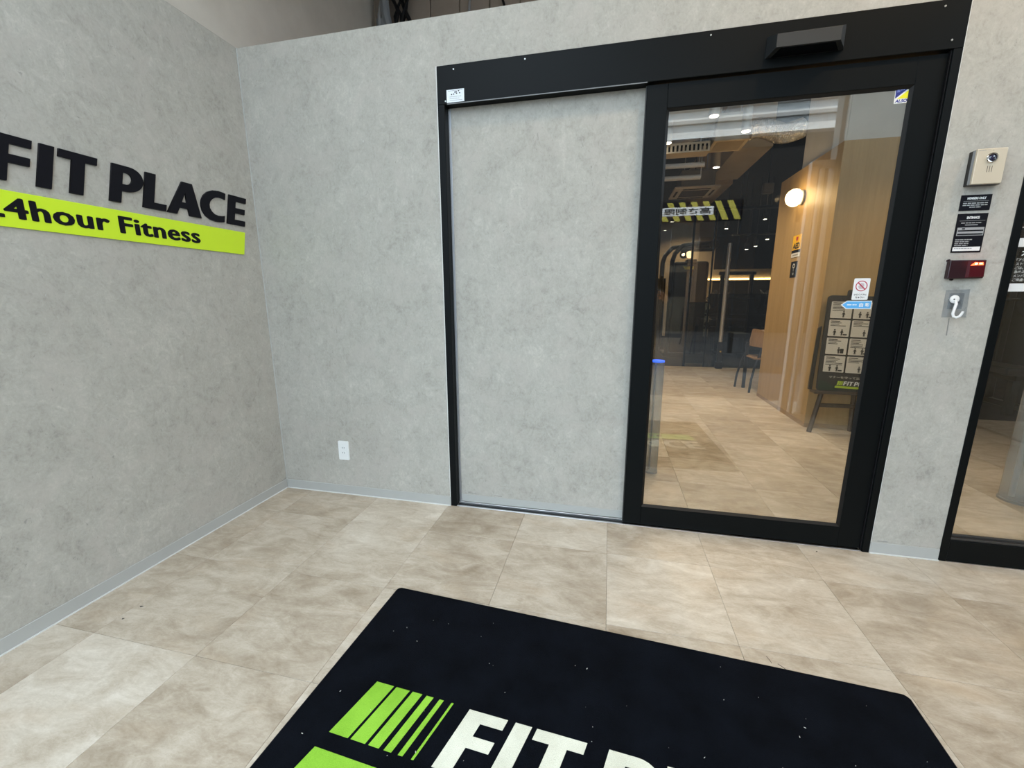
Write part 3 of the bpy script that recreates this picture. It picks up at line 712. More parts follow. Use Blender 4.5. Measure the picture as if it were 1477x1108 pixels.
# ------------------------------------------------------------------ door mat
TH = -3.45 * math.pi / 180
mu = Vector((math.cos(TH), math.sin(TH), 0)); mv = Vector((-math.sin(TH), math.cos(TH), 0))
MO = Vector((1.169, -0.729, 0))
MW, MD = 1.765, 1.20
matt = thing('door_mat', (2.05, -1.38, 0), 'black entrance mat with green stripes and cream lettering on the tiled floor', 'mat')
def mframe(z): return frame((MO.x, MO.y, z), mu, mv)
PT('rubber_edge', poly_mesh('rubber_edge', [rectloop(0, MW, -MD, 0, 0.018, 5)], 0.003, rubber_m, mframe(0.0002)), matt)
base = poly_mesh('pile', [rectloop(0.006, MW - 0.006, -MD + 0.006, -0.006, 0.016, 5)], 0.006, matblack, mframe(0.003))
PT('pile', base, matt)
ZM = 0.0091
for x0, x1 in ((.139, .2), (.209, .255), (.2655, .298), (.313, .336), (.356, .370), (.3955, .4025)):
    lp = [(x0, -.5935), (x1, -.5935), (x1 + .0375, -.4185), (x0 + .0375, -.4185)]
    PT('stripe', poly_mesh('stripe', [lp], 0.0006, matgreen, mframe(ZM)), matt)
fm = frame(MO + mu * 0.455 + mv * (-0.5945) + Vector((0, 0, ZM)), mu, mv)
for ch in 'FITPLACE':
    PT('letter', poly_mesh('letter', [slant(l, 0.1725, 1.008) for l in LET[ch]], 0.0006, matwhite, fm), matt)
bl = [(.100, -.772), (1.594, -.772), (1.623, -.637), (.129, -.637)]
mbnd = PT('band', poly_mesh('band', [bl], 0.0006, matgreen, mframe(ZM)), matt)
for tx_, u_, w_ in (('24hour', 0.47, 0.435), ('Fitness', 0.945, 0.415)):
    tm = frame(MO + mu * u_ + mv * (-0.742) + Vector((0, 0, ZM + 0.0006)), mu, mv)
    PT('band_lettering', text_mesh('band_lettering', tx_, 0.1, 0.0004, matblack, tm, 0.0, width=w_, height=0.078, fat=0.004), mbnd)
lint = MB()
for _ in range(90):
    p = MO + mu * random.uniform(0.04, MW - 0.04) + mv * random.uniform(-1.1, -0.05); r = random.uniform(0.0006, 0.0016)
    a = random.uniform(0, 6.28); l = r * random.choice((1, 1, 1, 3.0))
    d = Vector((math.cos(a), math.sin(a), 0)); e = Vector((-d.y, d.x, 0))
    lint.hull([p + d * l + Vector((0, 0, .0098)), p - d * l + Vector((0, 0, .0098)), p + e * r + Vector((0, 0, .0098)), p - e * r + Vector((0, 0, .0098)), p + Vector((0, 0, .0112)), p + Vector((0, 0, .0092))])
lo = P('lint', lint, lint_m, matt); lo['kind'] = 'stuff'
# small scuffs and crumbs
def scuff(pts, r, label):
    tag(link('scuff_mark', MB().tube(pts, r, 6).mesh('scuff_mark', scuff_m)), label, 'stain')
scuff([(0.0006, -0.040, 0.0595), (0.0006, -0.022, 0.063), (0.0006, -0.006, 0.0645)], 0.0013, 'short dark scuff low on the left wall beside the corner')
scuff([(1.216, 0.0464, 0.0705), (1.240, 0.0464, 0.0685), (1.267, 0.0464, 0.0695)], 0.0012, 'curved dark scuff low on the recessed panel near the black jamb')
scuff([(1.377, 0.0464, 0.067), (1.400, 0.0464, 0.0655), (1.423, 0.0464, 0.066)], 0.0012, 'second dark scuff low on the recessed panel')
scuff([(3.275, -0.0006, 0.0645), (3.317, -0.0006, 0.0640)], 0.0012, 'thin dark scuff at the foot of the grey pier')
for (x, y, l_), lb in (((0.223, -1.056, 0.009), 'dark crumb on the left floor tile nearest the wall'), ((0.224, -1.123, 0.005), 'tiny dark crumb on the left floor tile further from the corner'), ((3.009, -0.05, 0.005), 'tiny crumb on the floor in front of the sliding door')):
    tag(link('crumb', MB().hull([(x - l_, y, .0002), (x + l_, y + .003, .0002), (x, y - .004, .0002), (x + .001, y + .004, .0002), (x, y, .004)]).mesh('crumb', darkwood)), lb, 'crumb')
for p_, lb in (([(2.559, -0.769, .0008), (2.564, -0.783, .0010), (2.567, -0.796, .0008)], 'short dark hair strand on the floor by the far mat edge'), ([(2.586, -0.794, .0008), (2.596, -0.804, .0010), (2.611, -0.821, .0008)], 'longer dark hair strand on the floor by the far mat edge')):
    tag(link('hair_strand', MB().tube(p_, 0.0007, 5).mesh('hair_strand', darkwood)), lb, 'hair')

# ------------------------------------------------------------------ inside: entrance hall
def gate_post(cx, cy, r, h, label, led=True):
    t = thing('gate_post', (cx, cy, 0), label, 'gate post', 'clear posts of the entry gate')
    P('base', MB().lathe([(r * 1.06, 0), (r * 1.06, 0.012), (r * 1.0, 0.016)], (cx, cy, 0), 'Z', 28), greyplastic, t)
    P('shell', MB().lathe([(r, 0.0165), (r, h - 0.02)], (cx, cy, 0), 'Z', 28), acryl_m, t, True)
    P('core', MB().lathe([(r * 0.16, 0.0165), (r * 0.16, h - 0.022)], (cx - r * 0.25, cy + r * 0.3, 0), 'Z', 10), plain('gate_core', (0.45, 0.47, 0.49), 0.4), t, True)
    c = P('led_ring', MB().lathe([(r * 0.99, h - 0.0195), (r * 0.99, h - 0.010), (r * 0.80, h - 0.008)], (cx, cy, 0), 'Z', 28), blueled, t)
    if led: P('side_panel', MB().box(cx - r - 0.036, cx - r - 0.002, cy - 0.02, cy + 0.14, 0, h - 0.03, 0.003), steel_black, t)
    return t
gate_post(2.317, 0.77, 0.0425, 0.80, 'clear round gate post with a blue lit top, left edge of the door glass')
gate_post(4.43, 0.80, 0.085, 0.80, 'clear round gate post standing behind the right glass door', False)

o = thing('wall_lamp', (3.80, 2.86, 2.175), 'glowing round globe lamp on the oak wall', 'lamp')
P('wall_plate', MB().lathe([(0.070, 0.0), (0.070, -0.022), (0.060, -0.030)], (3.8195, 2.86, 2.175), 'X', 24), greyplastic, o, True)
P('globe', MB().lathe([(0.058, -0.0305), (0.078, -0.05), (0.084, -0.075), (0.080, -0.10), (0.062, -0.13), (0.035, -0.148), (0.0008, -0.154)], (3.8195, 2.86, 2.175), 'X', 24), lampglow, o, True)
LP = bpy.data.lights.new('globe_lamp', 'POINT'); LP.energy = 2.0; LP.color = (1, 0.68, 0.34); LP.shadow_soft_size = 0.03
lo = bpy.data.objects.new('globe_lamp', LP); lo.location = (3.60, 2.86, 2.175); COL.objects.link(lo)

def woodsign(y0, y1, z0, z1): return frame((3.8199, 0, 0), (0, -1, 0), (0, 0, 1))
def xw(mb, m): return mb
# on the wood wall (faces -x) local x runs along -y
o = thing('emergency_sign', (3.82, 2.865, 1.71), 'yellow AED sign with a white strip on the oak wall below the lamp', 'sign')
P('plate', MB().box(3.8165, 3.8199, 2.768, 2.965, 1.675, 1.818), amber_m, o)
wf = frame((3.8165, 2.965, 1.675), (0, -1, 0), (0, 0, 1))
PT('lettering', text_mesh('lettering', 'AED', 0.07, 0.0006, inkblack, wf @ T3(0.0985, 0.010, 0), 0.003, 'CENTER', width=0.165, height=0.058), o)
PT('heart_bolt', poly_mesh('heart_bolt', [[(.100, .078), (.126, .104), (.122, .126), (.108, .130), (.100, .122), (.092, .130), (.078, .126), (.074, .104)]], 0.0006, red_m, wf), o)
P('black_strip', MB().box(3.8165, 3.8199, 2.768, 2.965, 1.645, 1.6745), signblack, o)
P('white_strip', MB().box(3.8165, 3.8199, 2.768, 2.965, 1.603, 1.6445), inkwhite, o)
P('small_print', MB().box(3.8160, 3.8165, 2.80, 2.93, 1.618, 1.630), inkgrey, o)
o = thing('notice_plate', (3.82, 2.86, 1.48), 'small black pictogram plate on the oak wall under the yellow sign', 'sign')
P('plate', MB().box(3.8165, 3.8199, 2.79, 2.94, 1.40, 1.56), signblack, o)
wf = frame((3.8165, 2.94, 1.40), (0, -1, 0), (0, 0, 1))
PT('pictogram', poly_mesh('pictogram', [arc(.075, .115, .028, .024, 0, 345, 18), arc(.075, .115, .016, .013, 0, 345, 18)], 0.0006, inkwhite, wf), o)
PT('pictogram', poly_mesh('pictogram', [[(.068, .088), (.082, .088), (.082, .062), (.068, .062)]], 0.0006, inkgrey, wf), o)
PT('pictogram', poly_mesh('pictogram', [[(.060, .048), (.092, .048), (.092, .024), (.060, .024)]], 0.0006, inkgrey, wf), o)
tag(link('conduit', MB().tube([(3.852, 2.245, 2.470), (3.852, 2.245, 3.715)], 0.012, 10).box(3.838, 3.866, 2.236, 2.259, 2.78, 2.80).mesh('conduit', whitewall)), 'white conduit running up the wall above the oak corner', 'pipe')

# easel board
EO = Vector((3.812, 2.035, 0.385))
eux = Vector((0.99945, 0, -0.033)); euy = Vector((0.033, 0.10, 0.9944)).normalized()
eux = (eux - euy * eux.dot(euy)).normalized()
BWd, BH = 0.575, 0.835
o = thing('easel_sign', (4.10, 2.06, 0), 'black easel sign board with cream instruction cards leaning by the oak wall', 'sign board')
def ef(u, v, n): return frame(EO + eux * u + euy * v + eux.cross(euy) * n, eux, euy)
bd = PT('board', poly_mesh('board', [rectloop(0, BWd, 0, BH, 0.03)], 0.018, boardblack, ef(0, 0, 0)), o)
PT('green_print', poly_mesh('green_print', [[(.012, .012), (.16, .012), (.13, .05), (.06, .085), (.012, .10)]], 0.0006, greenfilm, ef(0, 0, 0.018)), o)
def figure(u, v, s, k):
    out = [arc(u, v + .036 * s, .006 * s, .006 * s, 0, 330, 11),
           [(u - .007 * s, v + .028 * s), (u + .007 * s, v + .028 * s), (u + .013 * s, v + .012 * s), (u + .010 * s, v + .011 * s), (u + .006 * s, v + .019 * s), (u + .006 * s, v - .010 * s), (u + .001 * s, v - .010 * s), (u, v + .004 * s), (u - .001 * s, v - .010 * s), (u - .006 * s, v - .010 * s), (u - .006 * s, v + .019 * s), (u - .010 * s, v + .011 * s), (u - .013 * s, v + .012 * s)]]
    return out
random.seed(11)
for r in range(4):
    for c in range(3):
        u0 = 0.030 + c * 0.174; v0 = BH - 0.052 - 0.142 - r * 0.1565
        cd = PT('card', poly_mesh('card', [rectloop(u0, u0 + .160, v0, v0 + .142, 0.006)], 0.002, cardm, ef(0, 0, 0.018)), o)
        tx = []
        for q in range(4 if (r + c) % 3 else 6):
            w = random.uniform(.06, .13) if q else .07
            v = v0 + .126 - q * .0125
            tx.append(rectloop(u0 + .012, u0 + .012 + w, v, v + (.0055 if q else .007)))
        PT('print', poly_mesh('print', tx, 0.0005, inkblack, ef(0, 0, 0.020)), cd)
        fg = []
        n = 1 if (r + c) % 2 == 0 else 2
        for q in range(n):
            fg += figure(u0 + .05 + q * .055 + (.05 if n == 1 else 0), v0 + .018, 1.05, q)
        if r == 2 and c == 0: fg += [rectloop(u0 + .110, u0 + .138, v0 + .01, v0 + .05)]
        if n == 2: fg += [rectloop(u0 + .115, u0 + .145, v0 + .010, v0 + .022)]
        for lp_ in fg: PT('pictogram', poly_mesh('pictogram', [lp_], 0.0005, inkblack, ef(0, 0, 0.020)), cd)
PT('slogan', text_mesh('slogan', 'マナーを守って正しい時間に！', 0.03, 0.0005, cardm, ef(0.085, 0.118, 0.018), 0.0003, width=0.40, height=0.020), o)
lg = ef(0.20, 0.060, 0.018)
for ch in 'FITPLACE':
    PT('logo_letter', poly_mesh('logo_letter', [slant(l, 0.036) for l in LET[ch]], 0.0006, inkwhite, lg), o)
limep = plain('lime_print', (0.42, 0.56, 0.03), 0.5)
for k, (a, b) in enumerate(((-1.35, -.95), (-.86, -.58), (-.50, -.32), (-.25, -.14))):
    PT('logo_stripe', poly_mesh('logo_stripe', [slant([(a, 0), (b, 0), (b, 1), (a, 1)], 0.036)], 0.0006, limep, lg), o)
PT('logo_band', poly_mesh('logo_band', [slant([(-1.55, -.72), (6.6, -.72), (6.6, -.2), (-1.55, -.2)], 0.036)], 0.0006, limep, lg), o)
P('tray', MB().box(3.788, 4.42, 1.985, 2.075, 0.362, 0.384, 0.003), darkwood, o)
for fx, tx_ in ((3.800, 3.868), (4.410, 4.345)):
    P('leg', MB().tube([(fx, 2.015, 0.0), (tx_, 2.045, 0.362)], 0.020, 4).tube([(fx, 2.015, 0.0), (tx_, 2.045, 0.362)], 0.0205, 8), darkwood, o)
P('leg', MB().tube([(4.175, 2.120, 0.0), (4.150, 2.135, 0.70)], 0.020, 8), darkwood, o)
P('crossbar', MB().box(3.838, 4.375, 2.022, 2.048, 0.235, 0.268, 0.003), darkwood, o)
P('clip', MB().box(3.985, 4.115, 2.10, 2.128, 1.19, 1.262, 0.012), boardblack, o)
P('side_rail', MB().hull([(3.775, 2.075, 0.384), (3.775, 2.10, 0.384), (3.803, 2.075, 0.384), (3.803, 2.10, 0.384), (3.797, 2.10, 0.93), (3.797, 2.12, 0.93), (3.822, 2.10, 0.95), (3.822, 2.12, 0.95)]), steel_black, o)

# chair and table behind the oak wall
o = thing('cafe_chair', (3.95, 3.85, 0), 'black steel chair with curved plywood back beside the oak wall end', 'chair')
P('leg', MB().tube([(3.705, 4.03, 0), (3.715, 4.028, 0.16), (3.745, 4.02, 0.34), (3.80, 4.01, 0.50), (3.845, 4.0, 0.66)], 0.014, 8), steel_black, o, True)
P('leg', MB().tube([(3.775, 3.655, 0), (3.785, 3.66, 0.16), (3.815, 3.675, 0.34), (3.865, 3.69, 0.50), (3.90, 3.70, 0.66)], 0.014, 8), steel_black, o, True)
P('leg', MB().tube([(4.16, 4.06, 0), (4.12, 4.03, 0.42)], 0.013, 8), steel_black, o, True)
P('leg', MB().tube([(4.20, 3.68, 0), (4.16, 3.70, 0.42)], 0.013, 8), steel_black, o, True)
P('back_post', MB().box(3.775, 3.815, 3.965, 3.985, 0.0, 0.62, 0.003), steel_black, o)
P('seat', MB().box(3.79, 4.20, 3.66, 4.06, 0.425, 0.447, 0.008, 2), chairwood, o)
bk = MB(); n = 8
for k in range(n):
    a0 = k / n; a1 = (k + 1) / n
    def q(a, z, off): 
        yy = 3.62 + 0.44 * a; xx = 3.83 + 0.055 * (1 - a) - 0.10 * math.sin(math.pi * a) * 0.5 + off
        return (xx, yy, z)
    top0 = 0.80 - 0.10 * (2 * a0 - 1) ** 4; top1 = 0.80 - 0.10 * (2 * a1 - 1) ** 4
    bk.hull([q(a0, 0.58, 0), q(a1, 0.58, 0), q(a0, top0, .02), q(a1, top1, .02), q(a0, 0.58, .012), q(a1, 0.58, .012), q(a0, top0, .032), q(a1, top1, .032)])
P('backrest', bk, chairwood, o)
o = thing('cafe_table', (4.34, 3.92, 0), 'round pale topped table beside the black steel chair', 'table')
P('table_top', MB().lathe([(0.44, 0.735), (0.445, 0.745), (0.445, 0.757), (0.44, 0.762)], (4.335, 3.96, 0), 'Z', 40), plain('pale_table_top', (0.52, 0.38, 0.30), 0.4), o)
P('pedestal', MB().lathe([(0.20, 0.0), (0.20, 0.012), (0.035, 0.03), (0.035, 0.70), (0.09, 0.734)], (4.335, 3.96, 0), 'Z', 20), steel_black, o, True)

# ------------------------------------------------------------------ inside: ceiling services
random.seed(3)
beigewhite = plain('warm_white_enamel', (0.42, 0.39, 0.33), 0.5)
def downlight(x, y, z, label, mat=beigewhite, r=0.042, h=0.21):
    t = thing('downlight', (x, y, z + h), label, 'light', 'pendant cylinder downlights')
    P('cylinder', MB().lathe([(r, z + 0.004), (r, z + h)], (x, y, 0), 'Z', 20), mat, t, True)
    P('lens', MB().lathe([(r * 0.86, z + 0.0002), (r * 0.86, z + 0.0038)], (x, y, 0), 'Z', 20), spotglow, t)
    P('stem', MB().tube([(x, y, z + h), (x, y, 3.719)], 0.006, 6), mat, t)
downlight(2.805, 2.211, 2.75, 'white cylinder downlight hanging nearest the door glass')
downlight(3.184, 2.653, 2.75, 'white cylinder downlight in front of the foil duct')
downlight(3.181, 3.817, 2.75, 'white cylinder downlight hanging beside the ceiling beam')
downlight(3.154, 5.086, 2.75, 'black cylinder downlight hanging in front of the ceiling cassette', steel_black)
downlight(2.50, 2.86, 2.765, 'small white downlight under the perforated cable tray')

struct('trim_3', MB().box(3.430, 3.838, 4.0, 5.50, 3.0, 3.719), beige_m)
struct('trim_4', MB().box(3.430, 3.838, 5.76, 7.70, 3.0, 3.719), litwall)
struct('trim_5', MB().box(1.95, 3.02, 3.05, 3.30, 2.86, 3.20), beige_m)
o = thing('air_vent', (3.11, 3.02, 2.75), 'square ceiling air vent box with a slatted grille', 'air vent')
P('plenum', MB().hull([(2.955, 2.86, 2.762), (3.265, 2.86, 2.762), (2.955, 3.20, 2.762), (3.265, 3.20, 2.762), (2.99, 2.90, 3.02), (3.23, 2.90, 3.02), (2.99, 3.16, 3.02), (3.23, 3.16, 3.02), (2.955, 2.86, 2.84), (3.265, 2.86, 2.84), (2.955, 3.20, 2.84), (3.265, 3.20, 2.84)]), beige_m, o)
gr = P('grille_frame', MB().box(2.945, 3.275, 2.85, 2.88, 2.748, 2.7618).box(2.945, 3.275, 3.18, 3.21, 2.748, 2.7618).box(2.945, 2.975, 2.88, 3.18, 2.748, 2.7618).box(3.245, 3.275, 2.88, 3.18, 2.748, 2.7618), beige_m, o)
sm = MB().box(2.9755, 3.2445, -0.004, 0.004, 2.750, 2.760).mesh('grille_slat', beige_m)
for k in range(15):
    s_ = under(link('grille_slat', sm), gr); s_.location = (0, 2.892 + k * 0.0198, 0)
P('hanger', MB().tube([(3.0, 3.03, 3.02), (3.0, 3.03, 3.719)], 0.004, 6).tube([(3.22, 3.03, 3.02), (3.22, 3.03, 3.719)], 0.004, 6), alu_dull, o)
dm = MB(); pts = []; rr = []
for k in range(60):
    t = k / 59
    pts.append((3.31 + 0.54 * t, 3.10 + 0.10 * t, 2.90 + 0.03 * math.sin(t * 7))); rr.append(0.085 + (0.010 if k % 2 else 0) + 0.004 * random.random())
tag(link('foil_duct', dm.tube(pts, rr, 20).mesh('foil_duct', foil_m)), 'crinkled silver foil duct leaving the ceiling air vent', 'duct')
# cassette air conditioner
o = thing('ceiling_cassette', (3.13, 4.9, 2.7), 'square four-way air conditioner cassette hanging under the ceiling', 'air conditioner')
P('body', MB().box(2.90, 3.36, 4.68, 5.16, 2.728, 2.98, 0.03, 3), plain('grey_housing', (0.20, 0.19, 0.17), 0.6), o)
P('panel', MB().box(2.81, 3.415, 4.56, 5.26, 2.70, 2.7278, 0.008, 2), plain('cassette_panel', (0.55, 0.49, 0.41), 0.5), o)
P('intake', MB().box(2.93, 3.30, 4.72, 5.10, 2.6965, 2.6998), plain('cassette_intake', (0.06, 0.05, 0.045), 0.6), o)
for x0, x1, y0, y1 in ((2.93, 3.30, 4.62, 4.66), (2.93, 3.30, 5.17, 5.21), (2.85, 2.88, 4.74, 5.08), (3.345, 3.375, 4.74, 5.08)):
    P('louvre', MB().box(x0, x1, y0, y1, 2.6965, 2.6998), slot_m, o)
P('hanger', MB().tube([(2.95, 4.75, 2.98), (2.95, 4.75, 3.719)], 0.005, 6).tube([(3.31, 5.1, 2.98), (3.31, 5.1, 3.719)], 0.005, 6), alu_dull, o)
# cable tray, pipes, cables
o = thing('cable_tray', (2.45, 3.0, 2.69), 'perforated cable tray crossing under the ceiling with black cables on it', 'cable tray')
tm_ = MB()
tm_.box(1.96, 2.93, 2.94, 2.944, 2.765, 2.785).box(1.96, 2.93, 2.94, 2.944, 2.69, 2.705).box(1.96, 2.93, 2.945, 3.12, 2.69, 2.694)
for k in range(24):
    tm_.box(1.965 + k * 0.041, 1.986 + k * 0.041, 2.94, 2.944, 2.7051, 2.7649)
P('tray', tm_, beige_m, o)
for k in range(4):
    p_ = [(1.97 + 0.24 * i, 2.98 + k * 0.03, 2.715 + k * 0.014 + 0.035 * max(0, math.sin(i * 1.1 + k)) + (0.05 if i > 2 else 0)) for i in range(5)]
    P('cable', MB().tube(p_, 0.012, 6), frame_dark, o, True)
P('hanger', MB().tube([(2.1, 3.03, 2.694), (2.1, 3.03, 2.859)], 0.004, 6).tube([(2.85, 3.03, 2.694), (2.85, 3.03, 2.859)], 0.004, 6), alu_dull, o)
for z, y, lb in ((2.625, 3.17, 'upper of two pale pipes running below the cable tray'), (2.545, 3.36, 'lower of two pale pipes running below the cable tray')):
    tag(link('pipe', MB().tube([(1.951, y, z), (2.93, y, z)], 0.026, 12).tube([(2.88 + (y - 3.17) * 0.3, y + 0.03, z), (2.88 + (y - 3.17) * 0.3, y + 0.03, 3.715 if y > 3.3 else 2.8595)], 0.006, 8).mesh('pipe', plain('pale_pipe', (0.42, 0.41, 0.39), 0.5))), lb, 'pipe', None)
o = thing('speaker', (4.42, 5.96, 2.86), 'small cream box speaker hanging from the black gym ceiling', 'speaker')
P('cabinet', MB().box(4.34, 4.50, 5.90, 6.02, 2.86, 3.02, 0.02, 2), plain('cream_speaker', (0.30, 0.26, 0.21), 0.5), o)
P('bracket', MB().box(4.413, 4.427, 5.953, 5.967, 3.02, 3.719), steel_black, o)
# cables above the low partition
o = thing('cable_bundle', (0.2, 1.44, 3.4), 'tangle of grey conduit and black cables above the partition', 'cables')
for k, (x, r, mt) in enumerate(((0.10, 0.018, alu_dull), (0.15, 0.035, greyplastic), (0.22, 0.012, frame_dark), (0.27, 0.014, frame_dark), (0.25, 0.010, frame_dark), (0.32, 0.016, frame_dark), (0.20, 0.012, frame_dark), (0.30, 0.009, frame_dark))):
    p_ = [(x + 0.05 * math.sin(i * 1.3 + k * 1.7) * (0.3 if k < 2 else 1.0), 1.43 + 0.02 * math.cos(i + k), 3.715 - i * 0.10) for i in range(6)]
    P('cable', MB().tube(p_, r, 8), mt, o, True)
P('junction_box', MB().box(0.06, 0.16, 1.40, 1.4925, 3.30, 3.40, 0.006), greyplastic, o)
tag(link('cable', MB().tube([(0.83, 1.485, 3.714), (0.84, 1.485, 3.6), (0.815, 1.485, 3.4), (0.82, 1.485, 3.0)], 0.010, 8).mesh('cable', alu_dull)), 'thin grey cable hanging down the grooved board above the partition', 'cable')
tag(link('cable', MB().tube([(1.02, 1.485, 3.714), (1.03, 1.485, 3.6), (1.10, 1.485, 3.4), (1.12, 1.485, 3.0)], 0.009, 8).mesh('cable', frame_dark)), 'thin dark cable bending across the grooved board above the partition', 'cable')

# ------------------------------------------------------------------ glass partition to the gym
w1 = structE('window_1')
mb = MB()
for x0, x1 in ((1.951, 1.985), (3.295, 3.325), (3.625, 3.645), (5.30, 5.33)):
    mb.box(x0, x1, 5.722, 5.762, 0, 2.60)
mb.box(1.951, 5.33, 5.722, 5.762, 2.601, 2.64)
P('frame', mb, frame_m, w1)
P('pane', MB().box(1.986, 3.294, 5.74, 5.746, 0.0, 2.60), glass_m, w1)
P('pane', MB().box(3.326, 3.624, 5.74, 5.746, 0.0, 2.60), glass_m, w1)
P('pane', MB().box(3.646, 5.299, 5.74, 5.746, 0.0, 2.60), glass_m, w1)
P('film', MB().box(3.327, 3.623, 5.734, 5.7385, 0.06, 1.12), bluefilm, w1)
P('film', MB().box(3.647, 5.298, 5.734, 5.7385, 0.02, 1.26), frost, w1)

# ------------------------------------------------------------------ gym equipment seen through the glass
o = thing('post', (3.86, 5.62, 0), 'pale steel post with a black bottom bracket in front of the gym glass', 'post')
P('tube', MB().lathe([(0.032, 0.34), (0.032, 2.06), (0.026, 2.066)], (3.855, 5.62, 0), 'Z', 18), plain('pale_steel', (0.52, 0.49, 0.45), 0.35, 0.4), o, True)
P('bracket', MB().box(3.80, 3.91, 5.575, 5.665, 0.0, 0.12, 0.006).box(3.815, 3.895, 5.585, 5.655, 0.12, 0.46, 0.006), steel_black, o)
P('knob', MB().lathe([(0.012, 5.574), (0.020, 5.562), (0.016, 5.548), (0.001, 5.544)], (3.855, 0, 0.30), 'Y', 12), plain('brass', (0.6, 0.45, 0.15), 0.25, 1.0), o, True)
def rack_tower():
    o = thing('weight_machine', (3.54, 7.2, 0), 'tall dark strength machine tower with a yellow badge behind the gym glass', 'gym machine')
    P('shroud', MB().box(3.20, 3.86, 7.02, 7.40, 0.08, 1.90, 0.06, 3), towerm, o)
    P('shroud_cap', MB().box(3.43, 3.62, 7.00, 7.20, 1.86, 1.935, 0.01), steel_black, o)
    P('front_panel', MB().box(3.57, 3.80, 7.008, 7.019, 0.20, 1.84, 0.002), plain('machine_panel', (0.035, 0.033, 0.030), 0.25), o)
    P('base', MB().box(3.10, 3.95, 6.95, 7.55, 0, 0.079, 0.01), steel_black, o)
    P('badge', MB().hull([(3.375, 7.019, 1.80), (3.635, 7.019, 1.80), (3.375, 7.012, 1.80), (3.635, 7.012, 1.80), (3.41, 7.019, 1.745), (3.60, 7.019, 1.745), (3.41, 7.012, 1.745), (3.60, 7.012, 1.745)]), yellow_m, o)
    for dx, y in ((0, 6.98), (-0.14, 7.36)):
        P('upright', MB().tube([(3.16 + dx, y, 0.08), (3.16 + dx, y, 1.90), (3.20 + dx, y, 2.05), (3.33 + dx, y, 2.19), (3.52 + dx, y, 2.22), (3.90, y, 2.22)], 0.045, 8), steel_black, o, True)
    P('crossbeam', MB().box(3.30, 3.92, 6.97, 7.06, 2.08, 2.135, 0.01), steel_black, o)
    P('pulley', MB().lathe([(0.075, 6.95), (0.075, 6.969)], (3.36, 0, 2.02), 'Y', 20), steel_black, o)
    P('hub', MB().box(3.56, 3.66, 6.96, 7.05, 2.136, 2.20), steel_black, o)
    P('ball', MB().lathe([(0.001, -0.09), (0.06, -0.07), (0.088, -0.02), (0.088, 0.02), (0.06, 0.07), (0.001, 0.09)], (3.90, 6.95, 2.20), 'Z', 18), plain('bronze_ball', (0.25, 0.21, 0.16), 0.35, 0.8), o, True)
rack_tower()
def cable_station(x, y, label, h=1.75):
    o = thing('gym_station', (x, y, 0), label, 'gym machine')
    for dx in (-0.28, 0.28):
        P('upright', MB().box(x + dx - 0.035, x + dx + 0.035, y - 0.04, y + 0.04, 0, h, 0.008), steel_black, o)
        P('foot', MB().box(x + dx - 0.04, x + dx + 0.04, y - 0.5, y + 0.3, 0.0, 0.06, 0.008), steel_black, o)
    P('top_bar', MB().box(x - 0.35, x + 0.35, y - 0.04, y + 0.04, h, h + 0.07, 0.008), steel_black, o)
    P('handle_bar', MB().tube([(x - 0.55, y - 0.12, 1.16), (x + 0.55, y - 0.12, 1.18)], 0.018, 8), chrome_m, o)
    for s in (-1, 1):
        for q in range(2):
            P('plate', MB().lathe([(0.19 - 0.05 * q, 0.0), (0.19 - 0.05 * q, 0.035)], (x + s * (0.42 + 0.05 * q) - 0.017, y - 0.12, 1.165), 'X', 24), rubber_m, o)
    P('pin_knob', MB().lathe([(0.014, y - 0.041), (0.022, y - 0.06), (0.018, y - 0.085), (0.001, y - 0.09)], (x - 0.28, 0, 0.66), 'Y', 12), plain('brass_knob', (0.65, 0.45, 0.12), 0.25, 1.0), o, True)
    P('pad', MB().box(x - 0.15, x + 0.15, y - 0.75, y - 0.18, 0.42, 0.50, 0.02, 2), plain('bench_pad', (0.02, 0.02, 0.022), 0.4), o)
    P('pad_frame', MB().box(x - 0.03, x + 0.03, y - 0.7, y + 0.04, 0.36, 0.42, 0.004).box(x - 0.03, x + 0.03, y - 0.68, y - 0.62, 0, 0.36), steel_black, o)
cable_station(4.55, 7.7, 'dark weight bench station with a chrome bar behind the gym glass', 1.66)
cable_station(5.9, 8.8, 'dark weight bench station at the right behind the oak wall', 1.6)
cable_station(6.05, 3.75, 'dark weight bench station behind the right glass door', 1.5)
o = thing('added_dark_cabinet', (2.95, 9.2, 0), 'made-up dark cabinet at the left edge of the door glass behind the machine tower', 'cabinet')  # added to darken the bright wall behind the mirrored hand
P('carcass', MB().box(2.55, 3.30, 9.0, 9.5, 0, 1.66, 0.01), steel_black, o)
for k in range(2):
    P('door', MB().box(2.56 + k * 0.37, 2.92 + k * 0.37, 8.985, 8.999, 0.06, 1.62, 0.004), towerm, o)
o = thing('dumbbell_rack', (5.2, 10.6, 0), 'long dark dumbbell rack below the lit strip at the back of the gym', 'rack')
for z in (0.35, 0.70, 1.05):
    P('shelf', MB().box(3.9, 6.4, 10.4, 10.8, z, z + 0.05, 0.005), steel_black, o)
for x in (3.95, 5.15, 6.35):
    P('upright', MB().box(x - 0.03, x + 0.03, 10.45, 10.75, 0, 1.35), steel_black, o)
dbm = [MB().tube([(-0.17, 0, 0), (-0.07, 0, 0)], 0.065, 10).tube([(0.07, 0, 0), (0.17, 0, 0)], 0.065, 10).tube([(-0.07, 0, 0), (0.07, 0, 0)], 0.016, 8).mesh('dumbbell', rubber_m)]
